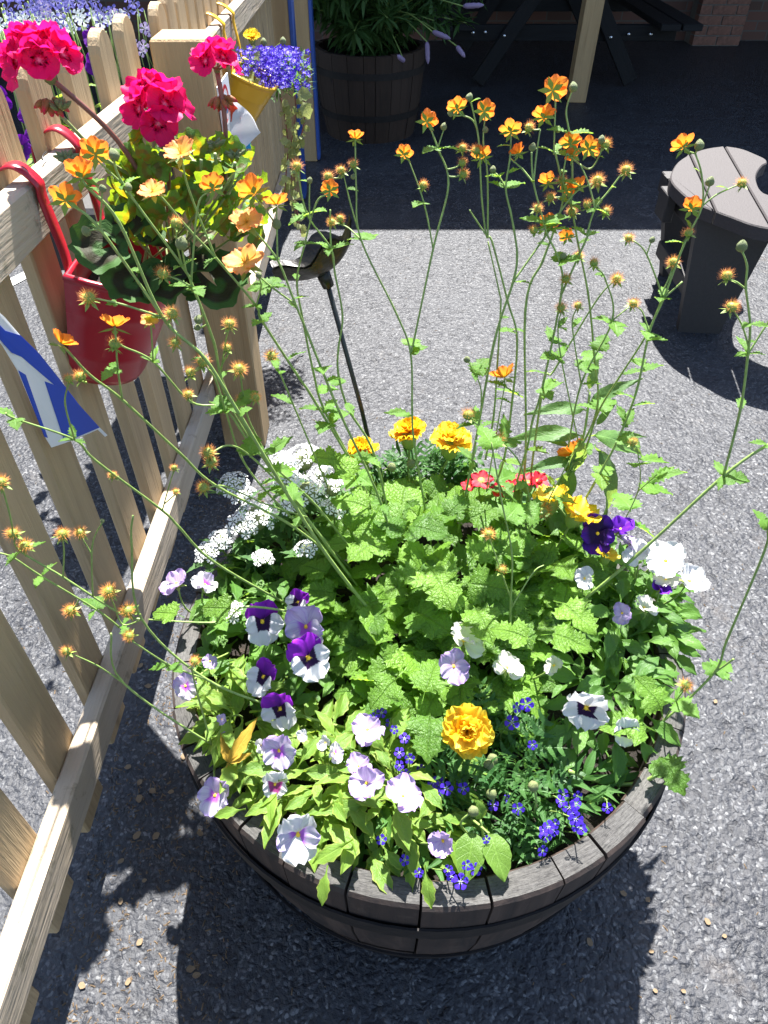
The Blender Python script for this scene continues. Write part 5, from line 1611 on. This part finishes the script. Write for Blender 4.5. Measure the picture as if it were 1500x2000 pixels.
for px, py, wd, Y, d, n in [(215, 480, 110, 1.0, (-.8, -.5, -.1), (-.1, -.75, .7)), (255, 455, 90, 1.02, (-.3, .6, .4), (0, -.7, .7)), (270, 540, 105, 1.0, (-.4, -.6, -.3), (.1, -.7, .8)), (330, 540, 115, 1.02, (.2, -.9, -.4), (0, -.6, .8)), (410, 545, 130, 1.05, (.6, -.6, -.3), (.2, -.6, .8)), (370, 510, 110, 1.05, (.2, -.8, -.2), (0, -.6, .8)), (320, 480, 90, 1.05, (-.1, -.6, .2), (0, -.6, .8))]:
    p = atY(px, py, Y)
    put('leaf', gp.choice(PELD), pel, wp(pel, aim(p - Vector((0, 0, 0)), d, n, size_at(p, wd))))
for i in range(22):
    a = PB + Vector((gp.uniform(-.03, .05), gp.uniform(-.05, .05), -.01)); e = atY(gp.uniform(230, 480), gp.uniform(330, 520), gp.uniform(1.04, 1.2))
    mb = MB(); mb.tube(smooth_path([a, (a + e) / 2 + Vector((0, 0, -.01)), e], 4), .002, 5); part('leaf_stalk', mb, M['palestem'], pel)

# ---- contents of the yellow pot
YB = Vector((-.36, 2.52, .80))
lob = thing('hanging_lobelia', 'mound of tiny deep blue lobelia in the yellow pot', 'lobelia', YB)
gl = random.Random(5)
def floret_into(mb, m, r, g):
    o = len(mb.v)
    mb.v.append(tuple(m @ Vector((0, 0, -.1)))); mb.uv.append((.5, .0))
    for i in range(5):
        a = 2 * PI * i / 5
        for rr, aa in ((.5, -.42), (.62, 0), (.5, .42)):
            mb.v.append(tuple(m @ Vector((rr * math.cos(a + aa), rr * math.sin(a + aa), .05)))); mb.uv.append((.5 + aa, 1))
        b0 = o + 1 + 3 * i
        mb.f += [(o, b0, b0 + 1), (o, b0 + 1, b0 + 2)]
mb = MB(); ml = MB()
for i in range(620):
    px = gl.gauss(530, 34); py = gl.uniform(92, 170)
    px = min(602, max(464, px))
    if py > 145 and px < 505: continue
    if px > 580: py += gl.uniform(0, 25)
    q = atY(px, py, 2.45 + gl.uniform(-.12, .1))
    floret_into(mb, frame(q, (gl.uniform(-.8, .8), gl.uniform(-.9, .1), gl.uniform(.2, 1)), (0, 0, 1), gl.uniform(.011, .016)), 1, gl)
o = part('blossom', mb, M['lobelia'], lob, False); o['kind'] = 'stuff'
for i in range(260):
    q = atY(gl.uniform(470, 600), gl.uniform(110, 185), 2.5 + gl.uniform(-.05, .1))
    m_ = aim(q, (gl.uniform(-1, 1), gl.uniform(-1, 1), gl.uniform(-.6, .8)), (0, 0, 1), gl.uniform(.03, .05))
    k = len(ml.v)
    for x, y, z in ((-.03, 0, 0), (.03, 0, 0), (.10, .5, .03), (-.10, .5, .03), (0, 1, -.05)): ml.v.append(tuple(m_ @ Vector((x, y, z)))); ml.uv.append((.5 + x * 4, y))
    ml.f += [(k, k + 1, k + 2, k + 3), (k + 3, k + 2, k + 4)]
o = part('foliage', ml, M['lobelialeaf'], lob, False); o['kind'] = 'stuff'
ym = thing('pot_marigold', 'single small yellow marigold above the blue lobelia in the yellow pot', 'marigold', YB)
p = atY(492, 73, 2.45)
m = frame(p, (.1, -.5, 1), (0, .1, 1), size_at(p, 36))
fl = put('flower', CONE, ym, wp(ym, m))
for ring_, (k, tl, sc) in enumerate(((8, .2, .5), (7, .7, .4), (5, 1.1, .3))):
    for i in range(k): put('petal', rnd.choice(MPET2), fl, Matrix.Rotation(2 * PI * i / k + ring_ * .4, 4, 'Z') @ Matrix.Rotation(tl + U(-.2, .2), 4, 'X') @ Matrix.Scale(sc, 4))
stalk(ym, YB, p, .003)
for px, py in ((553, 80), (515, 82)):
    q = atY(px, py, 2.45)
    put('bud', BUD[0], ym, wp(ym, frame(q, (0, 0, 1), (0, 1, 0), size_at(q, 13)))); stalk(ym, YB, q, .002)
iv = thing('trailing_ivy', 'pale variegated ivy trailing down from the yellow pot', 'ivy', YB)
for path in ([(548, 190), (556, 225), (562, 270), (568, 330), (574, 400), (582, 440)], [(576, 185), (578, 215), (572, 262), (568, 290), (575, 350), (580, 410), (588, 455)], [(596, 190), (594, 240), (585, 275), (575, 295)], [(562, 300), (558, 350), (555, 385)]):
    P = smooth_path([atY(x, y, 2.42) for x, y in path], 6)
    mb = MB(); mb.tube(P, .0022, 5); part('vine', mb, M['brownstem'], iv)
    for q in P[2:]:
        for _ in range(1):
            if gl.random() < .8: put('leaf', gl.choice(IVYL), iv, wp(iv, aim(q, (gl.uniform(-1, 1), gl.uniform(-.8, .2), gl.uniform(-.8, .3)), (gl.uniform(-.5, .5), -.8, .4), gl.uniform(.018, .030))))
for px, py in ((490, 148), (480, 140), (500, 152), (580, 183), (592, 200), (512, 108)):
    q = atY(px, py, 2.40); put('leaf', gl.choice(IVYL), iv, wp(iv, aim(q, (gl.uniform(-1, 1), -.3, gl.uniform(-.5, .3)), (0, -.8, .5), .045)))

# ------------------------------------------------------------------ dish on a stake
def dish():
    foot = atZ(757, 985, SZ); top = atY(640, 556, 1.0)
    t = thing('dish_stake', 'dark metal wavy-edged dish on a thin black rod standing in the barrel', 'garden stake', foot)
    mb = MB(); mb.tube([foot - Vector((0, 0, .05)), foot.lerp(top, .5), top], .0038, 8); part('rod', mb, M['rod'], t)
    c = atY(625, 520, 1.0)
    ax = (atY(698, 462, 1.0) - atY(541, 545, 1.0)); L = ax.length / 2; ax.normalize()
    up = Vector((0, .10, 1)); up = (up - ax * up.dot(ax)).normalized(); sd_ = up.cross(ax)
    mb = MB()
    for side in (0, 1):
        rows = []
        for i in range(9):
            q = i / 8
            row = []
            for j in range(40):
                a = 2 * PI * j / 40
                wav = 1 + .08 * math.sin(5 * a + 1) * q
                rr = q * wav
                h = .52 * q * q + .14 * q * q * math.sin(5 * a + .4) + (.12 if j in (0, 1, 39) else 0) * q ** 4
                row.append(c + ax * (L * rr * math.cos(a)) + sd_ * (L * .62 * rr * math.sin(a)) + up * (L * h - .012 + side * .0035))
            rows.append(row)
        mb.grid(rows if side else [r[::-1] for r in rows], closed=True)
    part('dish', mb, M['iron'], t)
    mb = MB(); mb.tube([top - (c - top) * .1, top + (c - top) * .75], [.009, .011], 8); part('socket', mb, M['iron'], t)
dish()

# ------------------------------------------------------------------ flags and the notice
def flag(name, label, corners, X, m, nu=14, nv=6, wave=.012, thick=.0008):
    P = [atX(x, y, X) for x, y in corners]
    mb = MB()
    for sgn in (0, 1):
        rows, uvs = [], []
        for i in range(nu + 1):
            u = i / nu
            row, ur = [], []
            for j in range(nv + 1):
                v = j / nv
                p = (P[0] * (1 - u) + P[1] * u) * (1 - v) + (P[3] * (1 - u) + P[2] * u) * v
                p = p + Vector((wave * math.sin(u * 5 + v * 2.5) + wave * 1.2 * (1 - v) ** 2 * math.sin(u * 3) + sgn * thick, 0, 0))
                row.append(p); ur.append((u, v))
            rows.append(row); uvs.append(ur)
        mb.grid(rows, uvs)
    b_ = sum(P, Vector()) / 4
    mb.xf(Matrix.Translation(-b_))
    o = put(name, mb.mesh(name, m), None, None, b_)
    return tag(o, label, 'flag')
def crossed_flag():
    X = -.455
    def sheet(poly, off):
        mb = MB()
        for x, y in poly:
            p = atX(x, y, X)
            k = (y - 620) / 250
            p.x += off - .012 * (k - .5)
            mb.v.append(tuple(p)); mb.uv.append((0, 0))
        n = len(poly)
        back = [(v[0] - .0008, v[1], v[2]) for v in mb.v]
        mb.v += back; mb.uv += [(0, 0)] * n
        mb.f.append(tuple(range(n))); mb.f.append(tuple(range(n, 2 * n))[::-1])
        for k in range(n): mb.f.append((k, k + n, (k + 1) % n + n, (k + 1) % n))
        return mb
    def dense(pl, st=14):
        out = []
        for k in range(len(pl)):
            a, b_ = pl[k], pl[(k + 1) % len(pl)]
            m = max(1, int(math.hypot(b_[0] - a[0], b_[1] - a[1]) / st))
            out += [(a[0] + (b_[0] - a[0]) * q / m, a[1] + (b_[1] - a[1]) * q / m) for q in range(m)]
        return out
    t = thing('bunting_flag', 'blue and white crossed flag hanging against the near pickets', 'flag', atX(110, 760, X))
    part('white_cloth', sheet(dense([(-70, 560), (0, 620), (31, 653), (72, 690), (112, 736), (155, 788), (199, 834), (216, 850), (212, 853), (197, 839), (150, 860), (110, 874), (99, 858), (33, 723), (0, 675), (-70, 600)]), 0), M['clothwhite'], t, False)
    part('blue_panel', sheet(dense([(-60, 590), (0, 646), (31, 655), (72, 692), (112, 738), (155, 790), (198, 835), (150, 856), (131, 858), (86, 745), (105, 752), (37, 697), (17, 689), (0, 672), (-60, 606)]), .0016), M['flagblue'], t, False)
    part('blue_panel', sheet(dense([(33, 724), (47, 732), (99, 855), (93, 853)]), .0016), M['flagblue'], t, False)
crossed_flag()
flag('bunting_flag', 'white flag hanging beside the square post below the yellow pot', [(448, 190), (512, 259), (459, 302), (438, 250)], -.33, M['clothwhite'], wave=.006)
flag('bunting_flag', 'small red flag corner beside the white flag at the post', [(447, 198), (471, 222), (468, 232), (449, 238)], -.325, M['clothred'], 6, 3, .002)
flag('bunting_flag', 'small light blue flag tip below the white flag', [(474, 285), (488, 271), (491, 290), (480, 291)], -.335, M['clothcyan'], 6, 3, .002)
flag('bunting_flag', 'blue and white scrap of flag seen behind the red pot strap', [(137, 470), (165, 478), (150, 520), (128, 500)], -.545, M['clothblue'], 6, 3, .006)
flag('bunting_flag', 'yellow scrap of flag behind the pickets near the red strap', [(112, 420), (160, 428), (160, 448), (116, 442)], -.56, M['clothyellow'], 6, 3, .006)
def notice():
    x = -.353
    y0, y1, z0, z1 = 1.712, 1.845, .80, .945
    t = thing('notice', 'narrow white notice with red ring and red box on the side of the square post', 'sign', (x, (y0 + y1) / 2, (z0 + z1) / 2))
    mb = MB(); mb.box(x, x + .003, y0, y1, z0, z1); part('panel', mb, M['white'], t, False)
    cy, cz = y0 + .066, z0 + .098
    mb = MB()
    rows = [[(x + .0045, cy + r * math.cos(2 * PI * k / 32), cz + r * math.sin(2 * PI * k / 32)) for k in range(33)] for r in (.030, .038)]
    mb.grid(rows); part('red_ring', mb, M['signred'], t, False)
    mb = MB()
    for a, b_ in (((cy - .024, cz + .024), (cy + .024, cz - .024)),):
        d = Vector((b_[0] - a[0], b_[1] - a[1])).normalized(); n = Vector((-d.y, d.x)) * .003
        for q, sg in ((a, -1), (a, 1), (b_, 1), (b_, -1)):
            mb.v.append((x + .0052, q[0] + n.x * sg, q[1] + n.y * sg)); mb.uv.append((0, 0))
        mb.f.append((0, 1, 2, 3))
    part('red_slash', mb, M['signred'], t, False)
    mb = MB(); mb.box(x + .0035, x + .0042, cy - .006, cy + .006, cz - .018, cz + .018); part('blue_figure', mb, M['signblue'], t, False)
    mb = MB(); mb.box(x + .0035, x + .0045, y0 + .012, y1 - .012, z0 + .006, z0 + .05); part('red_box', mb, M['signred'], t, False)
    mb = MB(); mb.box(x + .005, x + .0056, cy - .02, cy + .02, z0 + .034, z0 + .040); part('white_mark', mb, M['white'], t, False)
    mb = MB(); mb.box(x + .005, x + .0056, cy - .02, cy - .006, z0 + .016, z0 + .030); part('white_mark', mb, M['white'], t, False)
notice()

# ------------------------------------------------------------------ flower trough beyond the fence
TB = Vector((-.70, 2.0, .60))
tr = thing('flower_trough', 'dark trough on the far side of the fence under blue and purple flowers', 'planter', (TB.x, TB.y, 0))
mb = MB(); mb.box(-.80, -.60, 1.58, 2.45, .60, .74, .01); part('box', mb, M['plasticdark'], tr, False)
for y in (1.7, 2.3):
    mb = MB(); mb.box(-.595, -.535, y - .02, y + .02, .62, .72); part('bracket', mb, M['plasticdark'], tr, False)
LFP = [floret_mesh('pale_lobelia_floret', M['lobeliapale'], 5, 0, .6, -.05), floret_mesh('white_lobelia_floret', M['verbena'], 5, 0, .7, 0), floret_mesh('lilac_lobelia_floret', M['lilaclob'], 5, 0, .8, 0)]
lb = thing('trough_lobelia', 'pale blue, white and lilac lobelia behind the picket tops', 'lobelia', TB)
g3 = random.Random(21)
for i in range(120):
    px = g3.uniform(-20, 270); py = g3.uniform(-12, 62) - .02 * px
    if px > 200 and py > 40: continue
    q = atX(px, py, -.78 + g3.uniform(-.08, .06))
    k = 0 if py < 25 or g3.random() < .35 else 1
    put('floret', LFP[k], lb, wp(lb, frame(q, (g3.uniform(-.5, .5), -.8, .6), (0, 0, 1), size_at(q, g3.uniform(17, 27)))))
for px, py in ((85, 10), (222, 28), (248, 48), (282, 55), (262, 88), (278, 100), (290, 60), (90, 22), (280, 90)):
    q = atX(px, py, -.62 if px > 240 else -.75)
    put('floret', LFP[2], lb, wp(lb, frame(q, (g3.uniform(-.5, .5), -.8, .4), (0, 0, 1), size_at(q, 22))))
for i in range(70):
    a = atX(g3.uniform(-10, 290), g3.uniform(0, 90), -.78)
    bx = Vector((a.x, a.y + g3.uniform(-.05, .05), .72))
    mb = MB(); mb.tube([bx, (a + bx) / 2 + Vector((g3.uniform(-.02, .02), 0, 0)), a], .0016, 4); part('stalk', mb, M['stem'], lb)
pt = thing('trough_petunias', 'dark purple petunias with light leaves behind the near pickets', 'petunia', TB)
TPET = [petal_mesh('petunia_petal', M['petunia'], .5, .7, 4, 4, .06, .1, s) for s in range(2)]
for px, py, wd in ((182, 78, 44), (192, 128, 50), (60, 226, 46), (76, 262, 56), (68, 190, 30), (205, 140, 40), (80, 280, 44), (128, 118, 40), (300, 60, 30), (-8, 200, 60), (40, 290, 50)):
    q = atX(px, py, -.66)
    open_flower(pt, q, (g3.uniform(-.2, .5), -.8, .4), size_at(q, wd), TPET, CONE, 5, .15)
bush(pt, PANSYL2, Vector((-.69, 1.95, 0)), .20, .68, .22, 80, .06, .10, 'leaf', .5, False, 1.3)

# ------------------------------------------------------------------ shrub in the shaded barrel
SB = Vector((-.085, 4.93, .41))
sh = thing('shrub', 'leafy green shrub with mauve flower spikes in the shaded barrel', 'shrub', SB)
g4 = random.Random(9)
ml = MB()
for i in range(64):
    a = g4.uniform(0, 2 * PI); q = math.sqrt(g4.random())
    e = SB + Vector((.62 * q * math.cos(a), .52 * q * math.sin(a), .05 + .85 * (1 - q * .5) * g4.uniform(.3, 1)))
    P = smooth_path([SB + Vector((.05 * math.cos(a), .05 * math.sin(a), -.02)), SB.lerp(e, .5) + Vector((0, 0, .10)), e], 6)
    mb = MB(); mb.tube(P, [.006 - .0003 * k for k in range(len(P))], 5); part('branch', mb, M['stem'], sh)
    for q_ in P[2:]:
        for _ in range(9):
            d = Vector((g4.uniform(-1, 1), g4.uniform(-1, 1), g4.uniform(-.7, .5)))
            m_ = aim(q_ + d * .02, d, (g4.uniform(-.4, .4), g4.uniform(-.4, .4), 1), g4.uniform(.07, .13))
            k = len(ml.v)
            for x, y, z in ((-.02, 0, 0), (.02, 0, 0), (.10, .35, .03), (0, .38, -.01), (-.10, .35, .03), (.07, .7, -.03), (-.07, .7, -.03), (0, 1, -.12)): ml.v.append(tuple(m_ @ Vector((x, y, z)))); ml.uv.append((.5 + x * 4, y))
            ml.f += [(k, k + 1, k + 2, k + 3), (k, k + 3, k + 4), (k + 3, k + 2, k + 5, k + 7), (k + 4, k + 3, k + 7, k + 6)]
o = part('foliage', ml, M['shrubleaf'], sh); o['kind'] = 'stuff'
for px, py, ex, ey in ((845, 62, 880, 76), (834, 82, 836, 125), (790, 120, 776, 108), (892, 90, 908, 112), (905, 12, 945, 10)):
    a, e = atY(px, py, 4.42), atY(ex, ey, 4.40)
    P = [a.lerp(e, k / 8) for k in range(9)]
    mb = MB(); mb.tube(P, [.006, .012, .013, .012, .013, .011, .012, .008, .003], 8); part('flower_spike', mb, M['mauve'], sh)
    mb = MB(); mb.tube(smooth_path([SB + Vector((0, -.1, .1)), (SB + a) / 2 + Vector((0, 0, .15)), a], 4), .003, 4); part('branch', mb, M['stem'], sh)

# ------------------------------------------------------------------ litter on the ground
def disc_mesh(seed):
    g = random.Random(seed)
    mb = MB()
    n = 10
    ring_ = [(math.cos(2 * PI * k / n) * .5 * g.uniform(.8, 1.1), math.sin(2 * PI * k / n) * .38 * g.uniform(.8, 1.1)) for k in range(n)]
    rows = [[(0, 0, .06)] * n, [(x * .6, y * .6, .05 + g.uniform(0, .05)) for x, y in ring_], [(x, y, .02 + g.uniform(0, .12)) for x, y in ring_]]
    mb.grid(rows, closed=True)
    return mb.mesh('fallen_petal', M['dry'])
DISC = [disc_mesh(s) for s in range(4)]
def litter(pts, label, group):
    for px, py, wd in pts:
        p = atZ(px, py, .003)
        o = put('fallen_petal', rnd.choice(DISC), None, Matrix.Translation(p) @ Matrix.Rotation(U(0, 6), 4, 'Z') @ Matrix.Scale(size_at(p, wd), 4))
        tag(o, label, 'petal', group)
litter([(250, 1498, 14), (273, 1528, 13), (298, 1545, 15), (334, 1547, 12), (272, 1560, 18), (268, 1632, 18), (305, 1633, 17), (391, 1628, 14), (236, 1682, 13), (282, 1720, 10), (236, 1760, 13), (273, 1840, 15), (160, 1925, 16), (372, 1893, 18), (384, 1905, 16), (250, 1918, 14), (358, 1478, 14), (290, 1340, 14), (275, 1300, 12)], 'dry tan petal fallen on the dark ground between fence and barrel', 'fallen petals by the fence')
litter([(1096, 1564, 14), (1218, 1745, 14), (1265, 1757, 12), (1152, 1840, 16), (1382, 1800, 14), (1397, 1370, 10), (1272, 1858, 10), (1415, 1828, 10), (1335, 1936, 10), (1280, 1935, 10), (1300, 1250, 12)], 'dry tan petal fallen on the ground right of the barrel', 'fallen petals by the barrel')
g5 = random.Random(31)
mb = MB()
for i in range(3800):
    if i < 2400: x, y = g5.uniform(-.53, -.25), g5.uniform(.15, 1.6)
    elif i < 2900: x, y = g5.uniform(-1.6, -.55), g5.uniform(.3, 2.6)
    else: x, y = g5.uniform(-.5, 1.5), g5.uniform(.1, 3.2)
    if (x - BC.x) ** 2 + (y - BC.y) ** 2 < .30 ** 2: continue
    s = g5.uniform(.0008, .0026); a = g5.uniform(0, 6); l = g5.uniform(1, 2.4)
    k = len(mb.v)
    for dx, dy, dz in ((-l, -.5, 0), (l, -.5, 0), (l * .7, .5, 0), (-l, .5, 0), (0, 0, .7)):
        mb.v.append((x + s * (dx * math.cos(a) - dy * math.sin(a)), y + s * (dx * math.sin(a) + dy * math.cos(a)), .0005 + s * dz)); mb.uv.append((0, 0))
    mb.f += [(k, k + 1, k + 4), (k + 1, k + 2, k + 4), (k + 2, k + 3, k + 4), (k + 3, k, k + 4)]
o = put('ground_litter', mb.mesh('ground_litter', M['chips'], False)); o['kind'] = 'stuff'; tag(o, 'tiny brown crumbs and grit scattered over the asphalt', 'litter')
